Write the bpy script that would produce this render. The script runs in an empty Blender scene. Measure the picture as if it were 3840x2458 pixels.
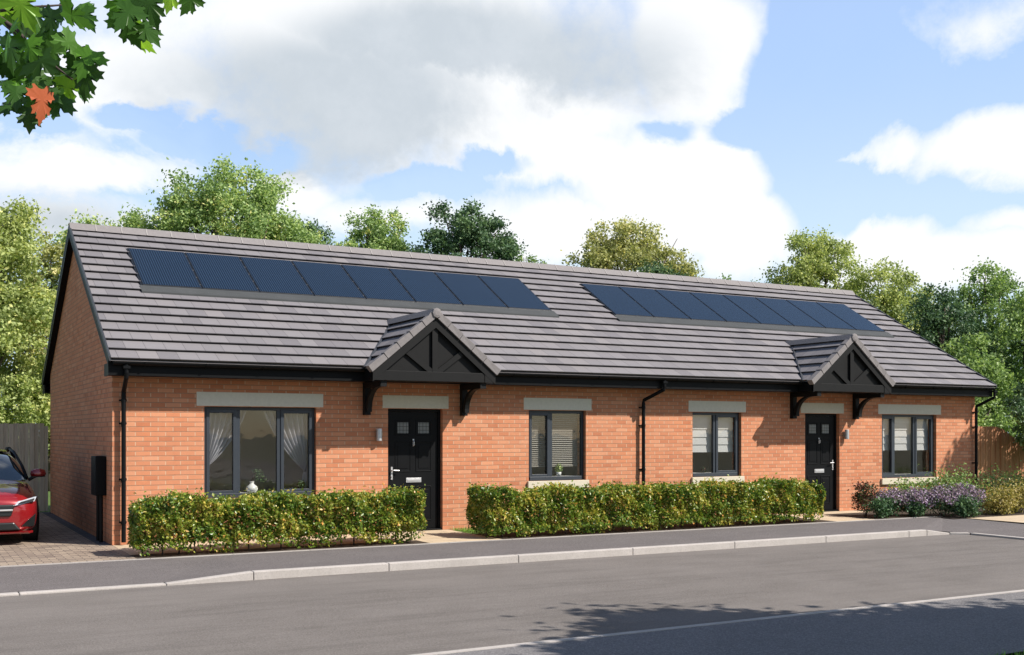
import bpy, math, random
import numpy as np
from mathutils import Vector, Matrix
random.seed(7); RNG = np.random.default_rng(7)
R = math.radians
sc = bpy.context.scene
COL = sc.collection

# ---------------------------------------------------------------- helpers
class MB:
    def __init__(s): s.v = []; s.f = []; s.m = []; s.uv = []
    def face(s, pts, mi=0, uv=None):
        b = len(s.v); s.v += [tuple(p) for p in pts]; s.f.append(tuple(range(b, b + len(pts)))); s.m.append(mi)
        s.uv += list(uv) if uv else [(0.0, 0.0)] * len(pts)
    def box(s, x0, x1, y0, y1, z0, z1, mi=0, skip=''):
        if x1 < x0: x0, x1 = x1, x0
        if y1 < y0: y0, y1 = y1, y0
        if z1 < z0: z0, z1 = z1, z0
        s.hexa([(x0, y0, z0), (x1, y0, z0), (x1, y1, z0), (x0, y1, z0), (x0, y0, z1), (x1, y0, z1), (x1, y1, z1), (x0, y1, z1)], mi, skip)
    def hexa(s, p, mi=0, skip=''):
        fs = {'b': (3, 2, 1, 0), 't': (4, 5, 6, 7), 'f': (0, 1, 5, 4), 'k': (2, 3, 7, 6), 'l': (3, 0, 4, 7), 'r': (1, 2, 6, 5)}
        b = len(s.v); s.v += [tuple(q) for q in p]
        for k, f in fs.items():
            if k in skip: continue
            s.f.append(tuple(b + i for i in f)); s.m.append(mi); s.uv += [(0.0, 0.0)] * 4
    def tube(s, pts, r, n=8, mi=0, cap=True):
        pts = [Vector(p) for p in pts]; rs = r if isinstance(r, (list, tuple)) else [r] * len(pts)
        rings = []; up = None
        for i, p in enumerate(pts):
            d = (pts[min(i + 1, len(pts) - 1)] - pts[max(i - 1, 0)]).normalized()
            if up is None: up = Vector((0, 0, 1)) if abs(d.z) < .9 else Vector((1, 0, 0))
            a = d.cross(up).normalized(); c = a.cross(d).normalized(); up = c
            b = len(s.v)
            for k in range(n):
                t = 2 * math.pi * k / n; q = p + (a * math.cos(t) + c * math.sin(t)) * rs[i]; s.v.append(tuple(q))
            rings.append(b)
        for i in range(len(rings) - 1):
            for k in range(n):
                k2 = (k + 1) % n
                s.f.append((rings[i] + k, rings[i] + k2, rings[i + 1] + k2, rings[i + 1] + k)); s.m.append(mi); s.uv += [(0.0, 0.0)] * 4
        if cap:
            s.f.append(tuple(rings[0] + k for k in reversed(range(n)))); s.m.append(mi); s.uv += [(0.0, 0.0)] * n
            s.f.append(tuple(rings[-1] + k for k in range(n))); s.m.append(mi); s.uv += [(0.0, 0.0)] * n
    def lathe(s, prof, c, n=20, axis='z', mi=0):
        b = len(s.v)
        for (r, h) in prof:
            for k in range(n):
                t = 2 * math.pi * k / n; u, w = r * math.cos(t), r * math.sin(t)
                s.v.append((c[0] + u, c[1] + w, c[2] + h) if axis == 'z' else ((c[0] + u, c[1] - h, c[2] + w) if axis == 'y' else (c[0] + h, c[1] + u, c[2] + w)))
        for i in range(len(prof) - 1):
            for k in range(n):
                k2 = (k + 1) % n
                s.f.append((b + i * n + k, b + i * n + k2, b + (i + 1) * n + k2, b + (i + 1) * n + k)); s.m.append(mi); s.uv += [(0.0, 0.0)] * 4
        for e, rev in ((0, True), (len(prof) - 1, False)):
            if prof[e][0] > 1e-4:
                idx = [b + e * n + k for k in range(n)]
                s.f.append(tuple(reversed(idx)) if rev else tuple(idx)); s.m.append(mi); s.uv += [(0.0, 0.0)] * n
    def build(s, name, mats, parent=None, smooth=False, bevel=0, sub=0):
        me = bpy.data.meshes.new(name); me.from_pydata(s.v, [], s.f); me.update()
        if not isinstance(mats, (list, tuple)): mats = [mats]
        for m in mats: me.materials.append(m)
        me.polygons.foreach_set('material_index', s.m)
        uvl = me.uv_layers.new(name='UVMap'); uvl.data.foreach_set('uv', [c for u in s.uv for c in u])
        if smooth: me.polygons.foreach_set('use_smooth', [True] * len(s.f))
        o = bpy.data.objects.new(name, me); COL.objects.link(o)
        if parent: o.parent = parent
        if bevel:
            b = o.modifiers.new('b', 'BEVEL'); b.width = bevel; b.segments = 2; b.limit_method = 'ANGLE'; b.angle_limit = R(40)
        if sub:
            b = o.modifiers.new('s', 'SUBSURF'); b.levels = sub; b.render_levels = sub
        return o

def tag(o, label=None, cat=None, group=None, kind=None):
    if label: o['label'] = label
    if cat: o['category'] = cat
    if group: o['group'] = group
    if kind: o['kind'] = kind
    return o
def empty(name, loc=(0, 0, 0)):
    o = bpy.data.objects.new(name, None); COL.objects.link(o); o.location = loc; o.empty_display_size = .2; return o
def B(*a, mi=0):
    m = MB(); m.box(*a, mi=mi); return m

# ---------------------------------------------------------------- materials
class NT:
    def __init__(s, nt): s.nt = nt
    def n(s, t, **k):
        nd = s.nt.nodes.new(t)
        for a, b in k.items():
            if a.startswith('_'): setattr(nd, a[1:], b)
            else: s.put(nd.inputs[a.replace('__', ' ')], b)
        return nd
    def put(s, inp, v):
        if isinstance(v, bpy.types.NodeSocket): s.nt.links.new(v, inp)
        elif isinstance(v, bpy.types.Node): s.nt.links.new(v.outputs[0], inp)
        else:
            if isinstance(v, (tuple, list)) and len(v) == 3 and inp.type == 'RGBA': v = (*v, 1)
            inp.default_value = v
    def m(s, op, a, b=None, c=None, clamp=False):
        nd = s.nt.nodes.new('ShaderNodeMath'); nd.operation = op; nd.use_clamp = clamp
        for i, v in enumerate((a, b, c)):
            if v is not None: s.put(nd.inputs[i], v)
        return nd.outputs[0]
    def vm(s, op, a, b=None):
        nd = s.nt.nodes.new('ShaderNodeVectorMath'); nd.operation = op; s.put(nd.inputs[0], a)
        if b is not None: s.put(nd.inputs[1], b)
        return nd.outputs['Value'] if op in ('LENGTH', 'DOT_PRODUCT') else nd.outputs[0]
    def mix(s, f, a, b, bt='MIX'):
        nd = s.nt.nodes.new('ShaderNodeMix'); nd.data_type = 'RGBA'; nd.blend_type = bt
        s.put(nd.inputs[0], f); s.put(nd.inputs[6], a); s.put(nd.inputs[7], b); return nd.outputs[2]
    def ramp(s, f, stops, interp='LINEAR'):
        nd = s.nt.nodes.new('ShaderNodeValToRGB'); s.put(nd.inputs[0], f); cr = nd.color_ramp; cr.interpolation = interp
        while len(cr.elements) > 1: cr.elements.remove(cr.elements[-1])
        for i, (p, c) in enumerate(stops):
            e = cr.elements[0] if i == 0 else cr.elements.new(p); e.position = p; e.color = (*c, 1) if len(c) == 3 else c
        return nd.outputs[0]
    def noise(s, vec, scale, detail=3, rough=.5, dist=0):
        nd = s.n('ShaderNodeTexNoise', Vector=vec, Scale=scale, Detail=detail, Roughness=rough, Distortion=dist); return nd.outputs[0]
    def sep(s, v):
        nd = s.n('ShaderNodeSeparateXYZ', Vector=v); return nd.outputs
    def comb(s, x, y, z=0.0):
        nd = s.nt.nodes.new('ShaderNodeCombineXYZ')
        for i, v in enumerate((x, y, z)): s.put(nd.inputs[i], v)
        return nd.outputs[0]
    def smooth(s, x, a, b):
        nd = s.nt.nodes.new('ShaderNodeMapRange'); nd.interpolation_type = 'SMOOTHSTEP'
        s.put(nd.inputs[0], x); nd.inputs[1].default_value = a; nd.inputs[2].default_value = b; return nd.outputs[0]

def mat(name):
    m = bpy.data.materials.new(name); m.use_nodes = True; nt = m.node_tree; nt.nodes.clear()
    t = NT(nt); out = nt.nodes.new('ShaderNodeOutputMaterial'); p = nt.nodes.new('ShaderNodeBsdfPrincipled')
    nt.links.new(p.outputs[0], out.inputs[0]); t.out = out; t.p = p; return m, t
def put(t, **k):
    for a, b in k.items(): t.put(t.p.inputs[a.replace('__', ' ')], b)
def bump(t, h, strength=.3, dist=.01):
    nd = t.n('ShaderNodeBump', Strength=strength, Distance=dist, Height=h); t.put(t.p.inputs['Normal'], nd.outputs[0])
def pos(t): return t.n('ShaderNodeNewGeometry').outputs['Position']
def uvn(t): return t.n('ShaderNodeTexCoord').outputs['UV']

def plain(name, col, rough=.5, metal=0, spec=.5, var=.12, vs=6, coat=0, bmp=0, bs=60):
    m, t = mat(name); P = pos(t)
    n = t.noise(P, vs, 4, .6)
    f = t.m('MULTIPLY_ADD', n, 2 * var, 1 - var)
    c = t.vm('SCALE', col); c.node.inputs[3].default_value = 1; t.put(c.node.inputs[3], f)
    put(t, Base__Color=c, Metallic=metal, Coat__Weight=coat)
    t.put(t.p.inputs['Specular IOR Level'], spec)
    put(t, Roughness=t.m('MULTIPLY_ADD', n, .15, rough - .07, clamp=True))
    if bmp: bump(t, t.noise(P, bs, 3), bmp, .005)
    return m

M = {}
def brick_mat():
    m, t = mat('red_brick'); P = pos(t); x, y, z = t.sep(P)
    V = t.comb(t.m('ADD', x, y), z, 0.0)
    bt = t.n('ShaderNodeTexBrick', Vector=V, Color1=(0, 0, 0), Color2=(1, 1, 1), Mortar=(.5, .5, .5), Scale=1.0)
    bt.offset = .5
    for k, v in (('Mortar Size', .0072), ('Mortar Smooth', .2), ('Bias', 0), ('Brick Width', .225), ('Row Height', .075)): bt.inputs[k].default_value = v
    rnd = bt.outputs[0]; fac = bt.outputs[1]
    base = t.ramp(rnd, [(0, (.44, .155, .078)), (.14, (.52, .198, .102)), (.42, (.585, .246, .132)), (.62, (.55, .218, .114)), (.84, (.64, .305, .178)), (1, (.48, .172, .090))])
    n1 = t.noise(P, 55, 4, .7); n2 = t.noise(P, 1.3, 3, .6); n3 = t.noise(P, 9, 3, .6)
    base = t.mix(t.m('MULTIPLY', n1, .5), base, t.mix(n3, (.64, .32, .18), (.34, .115, .058)))
    base = t.mix(t.smooth(n2, .45, .75), base, t.mix(1.0, base, (1.08, 1.02, .95), 'MULTIPLY'))
    stn = t.m('MULTIPLY', t.smooth(z, .5, .0), t.smooth(t.noise(P, 2.4, 4, .6), .35, .7)); base = t.mix(t.m('MULTIPLY', stn, .35), base, (.30, .13, .075))
    bed_shade = t.smooth(t.m('ABSOLUTE', t.m('SUBTRACT', t.m('FRACT', t.m('ADD', t.m('DIVIDE', z, .075), .5)), .5)), .17, .09)  # bed joints get a shadow line painted into the mortar colour
    mort = t.mix(bed_shade, t.mix(n3, (.64, .45, .31), (.50, .32, .21)), t.mix(n3, (.42, .24, .15), (.27, .14, .085)))
    c = t.mix(fac, base, mort)
    put(t, Base__Color=c, Roughness=.85); t.put(t.p.inputs['Specular IOR Level'], .25)
    h = t.m('MULTIPLY_ADD', n1, .25, t.m('SUBTRACT', 1.0, fac)); bump(t, h, .5, .006)
    return m
M['brick'] = brick_mat()
def tile_mat():
    m, t = mat('concrete_roof_tile'); u, v, _ = t.sep(uvn(t)); P = pos(t)
    row = t.m('FLOOR', v); off = t.m('MULTIPLY', t.m('MODULO', row, 2.0), .5)
    a = t.m('ADD', t.m('DIVIDE', u, .297), off); colf = t.m('FLOOR', a); fr = t.m('FRACT', a)
    wn = t.nt.nodes.new('ShaderNodeTexWhiteNoise'); wn.noise_dimensions = '2D'; t.put(wn.inputs['Vector'], t.comb(colf, row, 0.0))
    rnd = wn.outputs['Value']; n = t.noise(P, 26, 4, .65); n2 = t.noise(P, 2.2, 3, .6)
    c = t.ramp(rnd, [(0, (.128, .122, .134)), (.3, (.160, .153, .163)), (.6, (.203, .194, .203)), (.85, (.176, .166, .175)), (1, (.222, .207, .210))])
    c = t.mix(t.m('MULTIPLY', n, .5), c, (.235, .222, .23)); c = t.mix(t.m('MULTIPLY', n2, .3), c, (.15, .138, .144))
    c = t.mix(t.smooth(t.noise(P, 75, 2, .5), .68, .8), c, (.33, .31, .30))
    j = t.m('LESS_THAN', fr, .022); c = t.mix(t.m('MULTIPLY', j, .85), c, (.045, .04, .045))
    put(t, Base__Color=c, Roughness=.72); t.put(t.p.inputs['Specular IOR Level'], .35); bump(t, t.noise(P, 90, 3), .25, .004)
    return m
M['tile'] = tile_mat()
M['tile_edge'] = plain('tile_edge_grey', (.20, .185, .185), .8, vs=20, var=.25, bmp=.3)
M['clip'] = plain('ridge_union_pale', (.30, .28, .27), .7)
M['black'] = plain('black_upvc', (.006, .0065, .0075), .5, spec=.12, var=.2, vs=3)
M['black_wood'] = plain('black_painted_board', (.0065, .0067, .007), .6, spec=.22, var=.25, vs=8, bmp=.15)
M['anthracite'] = plain('anthracite_frame', (.034, .042, .054), .4, spec=.4, var=.1)
M['trim'] = plain('verge_trim_grey', (.035, .038, .044), .5)
M['lintel'] = plain('cast_stone', (.62, .585, .49), .85, spec=.2, var=.12, vs=18, bmp=.3)
M['sill'] = plain('cast_stone_cream', (.60, .54, .43), .85, spec=.2, var=.12, vs=18, bmp=.3)
M['steel'] = plain('brushed_steel', (.55, .55, .56), .45, metal=.7, var=.05)
M['whitepl'] = plain('white_satin', (.78, .78, .76), .4, var=.03)
M['plaster'] = plain('interior_plaster', (.74, .67, .58), .9, spec=.1, var=.05)
M['carpet'] = plain('interior_carpet', (.46, .40, .34), .95, spec=.05, var=.2)
M['flash'] = plain('lead_flashing', (.062, .066, .068), .7, spec=.15, var=.25, vs=3)
M['panel_frame'] = plain('panel_frame_black', (.008, .010, .014), .35)
def glass_mat(name='window_glass', tint=(1, 1, 1), boost=1.0):
    m = bpy.data.materials.new(name); m.use_nodes = True; nt = m.node_tree; nt.nodes.clear(); t = NT(nt)
    ge = t.n('ShaderNodeNewGeometry'); cs = t.m('ABSOLUTE', t.vm('DOT_PRODUCT', ge.outputs['Normal'], ge.outputs['Incoming']))
    fr = t.m('MULTIPLY_ADD', t.m('POWER', t.m('SUBTRACT', 1.0, cs, clamp=True), 5.0), .93, .045)
    wv = t.n('ShaderNodeBump', Strength=.12, Distance=.02, Height=t.noise(ge.outputs['Position'], 2.2, 2)); gl = t.n('ShaderNodeBsdfGlossy', Color=(1, 1, 1), Roughness=.01, Normal=wv.outputs[0])
    tr = t.n('ShaderNodeBsdfTransparent', Color=tint); mx = t.n('ShaderNodeMixShader')
    t.put(mx.inputs[0], t.m('MULTIPLY', fr, boost, clamp=True)); t.put(mx.inputs[1], tr.outputs[0]); t.put(mx.inputs[2], gl.outputs[0])
    o = t.n('ShaderNodeOutputMaterial'); nt.links.new(mx.outputs[0], o.inputs[0]); return m
M['glass'] = glass_mat('window_glass', (.90, .905, .90))
def frost():
    m, t = mat('leaded_obscure_glass'); P = pos(t); x, y, z = t.sep(P)
    g = t.m('MAXIMUM', t.m('LESS_THAN', t.m('FRACT', t.m('MULTIPLY', x, 16.0)), .12), t.m('LESS_THAN', t.m('FRACT', t.m('MULTIPLY', z, 16.0)), .12))
    c = t.mix(g, (.13, .14, .145), (.02, .022, .025)); put(t, Base__Color=c, Roughness=.18); bump(t, t.noise(P, 120, 2), .5, .004); return m
M['frost'] = frost()
def panel_mat():
    m, t = mat('solar_cells'); u, v, _ = t.sep(uvn(t)); P = pos(t)
    s = t.m('FRACT', t.m('MULTIPLY', u, 23.0)); l = t.smooth(t.m('ABSOLUTE', t.m('SUBTRACT', s, .5)), .22, .42)
    c = t.mix(l, (.005, .010, .022), (.026, .050, .090)); c = t.mix(t.m('MULTIPLY', t.noise(P, .8, 2), .5), c, (.011, .019, .033))
    put(t, Base__Color=c, Roughness=.2); t.put(t.p.inputs['Specular IOR Level'], .24); return m
M['panel'] = panel_mat()

def ground_mat(name, c1, c2, speck, rough=.9, sc1=1.2, spk=.5, fine=140, streak=0):
    m, t = mat(name); P = pos(t); n1 = t.noise(P, sc1, 4, .6); n2 = t.noise(P, fine, 2, .7); n3 = t.noise(P, 38, 3, .7)
    c = t.mix(t.smooth(n1, .3, .7), c1, c2)
    c = t.mix(t.m('MULTIPLY', t.smooth(n2, .52, .72), spk), c, speck)
    n4 = t.noise(P, 62, 3, .75); n5 = t.noise(P, 21, 3, .7)
    c = t.mix(t.m('MULTIPLY', t.smooth(n3, .55, .8), .3), c, tuple(.55 * k for k in c1))
    c = t.mix(t.m('MULTIPLY', t.smooth(n4, .48, .66), spk * .75), c, speck); c = t.mix(t.m('MULTIPLY', t.smooth(n4, .48, .34), spk * .8), c, tuple(.45 * k for k in c1)); c = t.mix(t.m('MULTIPLY', t.smooth(n5, .5, .7), .22), c, tuple(.7 * k for k in c1))
    if streak:
        x, y, z = t.sep(P); s = t.noise(t.comb(t.m('MULTIPLY', x, .25), t.m('MULTIPLY', y, 2.2), 0.0), 1.6, 5, .65)
        c = t.mix(t.m('MULTIPLY', t.smooth(s, .42, .7), streak), c, tuple(.68 * k for k in c1))
        pt = t.noise(t.comb(t.m('MULTIPLY', x, .08), t.m('MULTIPLY', y, .35), 3.0), 1.4, 3, .6)
        c = t.mix(t.m('MULTIPLY', t.smooth(pt, .45, .65), streak * .6), c, tuple(1.25 * k for k in c2))
    put(t, Base__Color=c, Roughness=rough); t.put(t.p.inputs['Specular IOR Level'], .3); bump(t, t.m('ADD', n2, n3), .5, .006); return m
M['road'] = ground_mat('worn_asphalt', (.132, .118, .108), (.160, .144, .133), (.32, .29, .27), spk=.5, streak=.45)
M['pave'] = ground_mat('pavement_asphalt', (.108, .096, .094), (.126, .112, .109), (.30, .28, .28), spk=.55, fine=110, streak=.15)
M['pave2'] = ground_mat('new_pavement_asphalt', (.135, .130, .132), (.16, .153, .155), (.36, .34, .34), spk=.6, fine=90)
M['kerb'] = ground_mat('kerb_concrete', (.40, .37, .345), (.46, .425, .40), (.42, .39, .37), spk=.4, sc1=3)
M['edge'] = ground_mat('edging_concrete', (.38, .35, .33), (.44, .41, .38), (.4, .38, .36), spk=.3)
M['soil'] = ground_mat('dark_soil', (.035, .026, .02), (.055, .040, .03), (.12, .09, .06), spk=.5, fine=60)
M['lawn'] = ground_mat('lawn_green', (.055, .105, .02), (.09, .15, .03), (.12, .2, .04), spk=.5, fine=70)
M['verge'] = ground_mat('rough_grass', (.085, .090, .055), (.11, .115, .07), (.09, .11, .05), spk=.5, fine=70)
def flag_mat(name, a, b, w, h, mort, msz=.006):
    m, t = mat(name); P = pos(t); x, y, z = t.sep(P)
    bt = t.n('ShaderNodeTexBrick', Vector=t.comb(x, y, 0.0), Color1=(0, 0, 0), Color2=(1, 1, 1), Mortar=(.5, .5, .5), Scale=1.0); bt.offset = .5
    for k, v in (('Mortar Size', msz), ('Mortar Smooth', .1), ('Bias', 0), ('Brick Width', w), ('Row Height', h)): bt.inputs[k].default_value = v
    n = t.noise(P, 30, 4, .7); n2 = t.noise(P, 2.0, 3, .6)
    c = t.mix(bt.outputs[0], a, b); c = t.mix(t.m('MULTIPLY', n, .35), c, tuple(1.3 * k for k in a)); c = t.mix(t.m('MULTIPLY', t.smooth(n2, .4, .7), .35), c, tuple(.6 * k for k in b))
    c = t.mix(bt.outputs[1], c, mort); put(t, Base__Color=c, Roughness=.85); bump(t, t.m('SUBTRACT', n, bt.outputs[1]), .5, .005); return m
M['flags'] = flag_mat('buff_paving_flags', (.48, .38, .26), (.55, .44, .31), .6, .45, (.25, .17, .12), .005)
M['blocks'] = flag_mat('block_paving', (.17, .130, .105), (.40, .32, .24), .21, .105, (.06, .045, .04), .006)
M['bluebrick'] = flag_mat('blue_engineering_blocks', (.05, .055, .07), (.08, .085, .10), .21, .105, (.02, .02, .022))

def leaf_mat(name, stops, trans=.35, rough=.5, spec=.35):
    m = bpy.data.materials.new(name); m.use_nodes = True; nt = m.node_tree; nt.nodes.clear(); t = NT(nt)
    a = t.nt.nodes.new('ShaderNodeAttribute'); a.attribute_name = 'rnd'
    col = t.ramp(a.outputs['Fac'], stops); p = t.n('ShaderNodeBsdfPrincipled', Base__Color=col, Roughness=rough)
    p.inputs['Specular IOR Level'].default_value = spec
    tr = t.n('ShaderNodeBsdfTranslucent', Color=t.mix(1.0, col, (1.25, 1.3, .9), 'MULTIPLY')); mx = t.n('ShaderNodeMixShader'); mx.inputs[0].default_value = trans
    t.put(mx.inputs[1], p.outputs[0]); t.put(mx.inputs[2], tr.outputs[0]); o = t.n('ShaderNodeOutputMaterial'); nt.links.new(mx.outputs[0], o.inputs[0]); return m
L = {
 'olive': leaf_mat('leaves_olive', [(0, (0.172, 0.222, 0.077)), (.4, (0.335, 0.405, 0.144)), (.8, (0.520, 0.569, 0.212)), (1, (0.773, 0.750, 0.308))]),
 'fresh': leaf_mat('leaves_fresh_green', [(0, (0.142, 0.230, 0.085)), (.45, (0.291, 0.409, 0.150)), (.85, (0.497, 0.607, 0.231)), (1, (0.819, 0.760, 0.328))]),
 'dark': leaf_mat('leaves_dark_green', [(0, (0.048, 0.094, 0.047)), (.5, (0.095, 0.174, 0.083)), (1, (0.194, 0.288, 0.130))], .25),
 'mid': leaf_mat('leaves_mid_green', [(0, (0.103, 0.171, 0.056)), (.5, (0.220, 0.332, 0.115)), (1, (0.420, 0.536, 0.180))]),
 'gold': leaf_mat('leaves_golden_olive', [(0, (0.178, 0.192, 0.073)), (.4, (0.354, 0.374, 0.141)), (.8, (0.550, 0.539, 0.220)), (1, (0.779, 0.696, 0.336))]),
 'hedge': leaf_mat('leaves_hedge', [(0, (0.054, 0.122, 0.021)), (.3, (0.112, 0.198, 0.025)), (.6, (0.227, 0.285, 0.039)), (.84, (0.414, 0.380, 0.070)), (.93, (0.566, 0.449, 0.090)), (.96, (0.678, 0.276, 0.063)), (1, (0.850, 0.690, 0.279))], .3, .35, .5),
 'purple': leaf_mat('flower_lilac', [(0, (.10, .085, .10)), (.25, (.16, .17, .10)), (.45, (.30, .20, .31)), (.8, (.42, .31, .45)), (1, (.58, .48, .60))], .2),
 'sage': leaf_mat('leaves_sage_green', [(0, (.03, .07, .03)), (.5, (.06, .13, .055)), (1, (.12, .2, .09))], .2),
 'red': leaf_mat('leaves_red_green', [(0, (.03, .055, .02)), (.45, (.06, .09, .03)), (.6, (.14, .05, .04)), (1, (.22, .08, .06))], .25),
 'yellow': leaf_mat('leaves_yellow_variegated', [(0, (0.080, 0.098, 0.020)), (.4, (0.260, 0.232, 0.050)), (.8, (0.450, 0.374, 0.119)), (1, (0.600, 0.500, 0.277))], .25),
 'grass': leaf_mat('grass_blades', [(0, (0.094, 0.239, 0.026)), (1, (0.257, 0.479, 0.064))], .3),
 'maple': leaf_mat('maple_leaves', [(0, (0.031, 0.077, 0.016)), (.45, (0.061, 0.155, 0.022)), (.75, (0.123, 0.295, 0.031)), (1, (0.328, 0.559, 0.046))], .4, .4, .4),
 'maple_red': leaf_mat('maple_leaf_orange', [(0, (0.480, 0.111, 0.043)), (1, (0.528, 0.136, 0.060))], .35),
}
M['bark'] = plain('bark_grey_brown', (.085, .065, .05), .9, var=.4, vs=14, bmp=.5, bs=25)
M['twig'] = plain('twig_dark', (.05, .035, .03), .8, var=.3)
def board_mat(name, a, b, w):
    m, t = mat(name); P = pos(t); x, y, z = t.sep(P)
    k = t.m('FLOOR', t.m('DIVIDE', t.m('ADD', x, y), w)); wn = t.nt.nodes.new('ShaderNodeTexWhiteNoise'); wn.noise_dimensions = '1D'; t.put(wn.inputs['W'], k)
    g = t.noise(t.comb(t.m('MULTIPLY', x, 22.0), t.m('MULTIPLY', y, 22.0), t.m('MULTIPLY', z, 1.3)), 1.5, 5, .65)
    c = t.mix(wn.outputs['Value'], a, b); c = t.mix(t.m('MULTIPLY', t.smooth(g, .4, .7), .5), c, tuple(.62 * q for q in a))
    put(t, Base__Color=c, Roughness=.85); bump(t, g, .4, .005); return m
M['fence_grey'] = board_mat('weathered_fence_boards', (.50, .42, .30), (.62, .54, .40), .1)
M['fence_red'] = board_mat('red_brown_fence_boards', (.34, .145, .07), (.46, .22, .115), .1)

# ---------------------------------------------------------------- leaves
def leaves(name, C, size, material, parent, up=0.25, aspect=.62, seed=1, droop=0, shift=0.0, rndc=None):
    """many small folded leaf blades (four corners, two faces each) at the centres C"""
    g = np.random.default_rng(seed); N = len(C)
    n = g.normal(size=(N, 3)); n[:, 2] += up * 2; n /= np.linalg.norm(n, axis=1)[:, None]
    d = g.normal(size=(N, 3)); d[:, 2] -= droop; d -= n * (d * n).sum(1)[:, None]; d /= np.linalg.norm(d, axis=1)[:, None]
    s = np.cross(n, d); L_ = size * g.uniform(.65, 1.3, N)[:, None]; W = L_ * aspect * .5
    f = n * (W * .35)
    v = np.stack([C - d * L_ / 2, C + s * W + f, C + d * L_ / 2, C - s * W + f], 1).reshape(-1, 3)
    i = np.arange(N)[:, None] * 4
    tri = np.concatenate([i + [0, 1, 2], i + [0, 2, 3]], 1).reshape(-1)
    me = bpy.data.meshes.new(name); me.vertices.add(4 * N); me.vertices.foreach_set('co', v.ravel().astype('f4'))
    me.loops.add(6 * N); me.loops.foreach_set('vertex_index', tri.astype('i4'))
    me.polygons.add(2 * N); me.polygons.foreach_set('loop_start', np.arange(0, 6 * N, 3, dtype='i4')); me.polygons.foreach_set('loop_total', np.full(2 * N, 3, dtype='i4'))
    me.update(); me.validate()
    r = g.uniform(0, 1, N) if rndc is None else np.clip(rndc, 0, 1)
    at = me.attributes.new('rnd', 'FLOAT', 'FACE'); at.data.foreach_set('value', np.repeat(np.clip(r + shift, 0, 1), 2).astype('f4'))
    me.materials.append(material); o = bpy.data.objects.new(name, me); COL.objects.link(o)
    if parent: o.parent = parent
    return o

def crown_pts(blobs, density, clump, g, flat=.8):
    """clumps of leaves spread through ellipsoids: gaps stay open between clumps"""
    out = []; rr = []
    for (cx, cy, cz, rx, ry, rz) in blobs:
        vol = rx * ry * rz
        k = max(7, int(31 * vol ** .62))
        for _ in range(k):
            q = g.normal(size=3); q /= np.linalg.norm(q); q *= g.uniform(.25, 1) ** .45
            c = np.array([cx + q[0] * rx, cy + q[1] * ry, cz + q[2] * rz]); cs = clump * g.uniform(.55, 1.35)
            n = int(density * 1.25 * (cs / clump) ** 1.6)
            out.append(c + g.normal(size=(n, 3)) * cs * np.array([1, 1, flat]) * .55)
            rr.append(np.clip(g.normal(.5 + g.normal(0, .16), .2, n), 0, 1))
    return np.concatenate(out), np.concatenate(rr)

def tree(name, label, x, y, h, blobs, lm, seed, leaf=.11, density=150, clump=.34, group='trees behind the house', trunk_r=.14, shift=0):
    g = np.random.default_rng(seed); e = empty(name, (0, 0, 0)); tag(e, label, 'tree', group)
    bl = [(x + a * 1.06, y + b, c, rx * 1.13, ry * 1.05, rz * 1.06) for (a, b, c, rx, ry, rz) in blobs]
    P, rr = crown_pts(bl, density, clump, g)
    leaves('crown', P, leaf, L[lm], e, seed=seed, rndc=rr, shift=shift)
    m = MB(); zt = min(b[2] for b in bl)
    m.tube([(x, y, -.2), (x + .05, y, zt * .3), (x - .06, y + .05, zt * .65), (x, y, zt)], [trunk_r * 1.3, trunk_r, trunk_r * .85, trunk_r * .65], 8)
    for b in bl:
        for _ in range(4):
            q = g.normal(size=3) * .3; tip = (b[0] + q[0] * b[3], b[1] + q[1] * b[4], b[2] + abs(q[2]) * b[5])
            s0 = (x, y, zt * g.uniform(.6, .98)); mid = [(s0[i] + tip[i]) / 2 + g.normal() * .12 for i in range(3)]
            m.tube([s0, mid, tip], [trunk_r * .45, trunk_r * .3, trunk_r * .08], 5)
    m.build('trunk', M['bark'], e, smooth=True)
    return e

# ---------------------------------------------------------------- ground
def sheet(name, pts, z, m_, label=None, kind='structure'):
    b = MB(); b.face([(p[0], p[1], p[2] if len(p) > 2 else z) for p in pts]); o = b.build(name, m_); tag(o, label, None, None, kind); return o
def rect(name, x0, x1, y0, y1, z, m_, label=None): return sheet(name, [(x0, y0), (x1, y0), (x1, y1), (x0, y1)], z, m_, label)
rect('ground', -600, 600, -600, 600, -.17, M['verge'])
rect('lawn', -70, 110, -2.09, 110, -.012, M['lawn'])
b = MB()
RZ = -.10
b.face([(-80, -9.34, RZ), (9.2, -9.34, RZ), (9.2, -4.15, RZ), (-80, -4.15, RZ)])
b.face([(9.2, -60, RZ), (13.76, -60, RZ), (13.76, -4.15, RZ), (9.2, -4.15, RZ)])
tag(b.build('road', M['road']), kind='structure')
b = MB()   # near pavement, dropped at the drive on one side and round the corner on the other
yi, yo = -2.10, -4.03
for x0, x1, z0, z1 in ((-80, -.05, -.075, -.075), (-.05, .99, -.075, -.004), (.99, 12.9, -.004, -.004)):
    b.face([(x0, yo, z0), (x1, yo, z1), (x1, yi, -.004), (x0, yi, -.004)])
b.face([(12.9, yo, -.004), (13.45, -4.05, -.05), (15.85, yi, -.004), (12.9, yi, -.004)])
b.face([(13.45, -4.05, -.05), (13.885, -4.4, -.078), (15.85, -4.4, -.03), (15.85, yi, -.004)])
b.face([(13.885, -60, -.078), (15.85, -60, -.03), (15.85, -4.4, -.03), (13.885, -4.4, -.078)])
tag(b.build('pavement', M['pave']), kind='structure')
rect('grass_verge', -80, 9.2, -13.2, -11.62, -.11, M['lawn'])
rect('pavement', -80, 9.2, -11.62, -9.42, -.088, M['pave2'])
b = MB()
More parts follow.
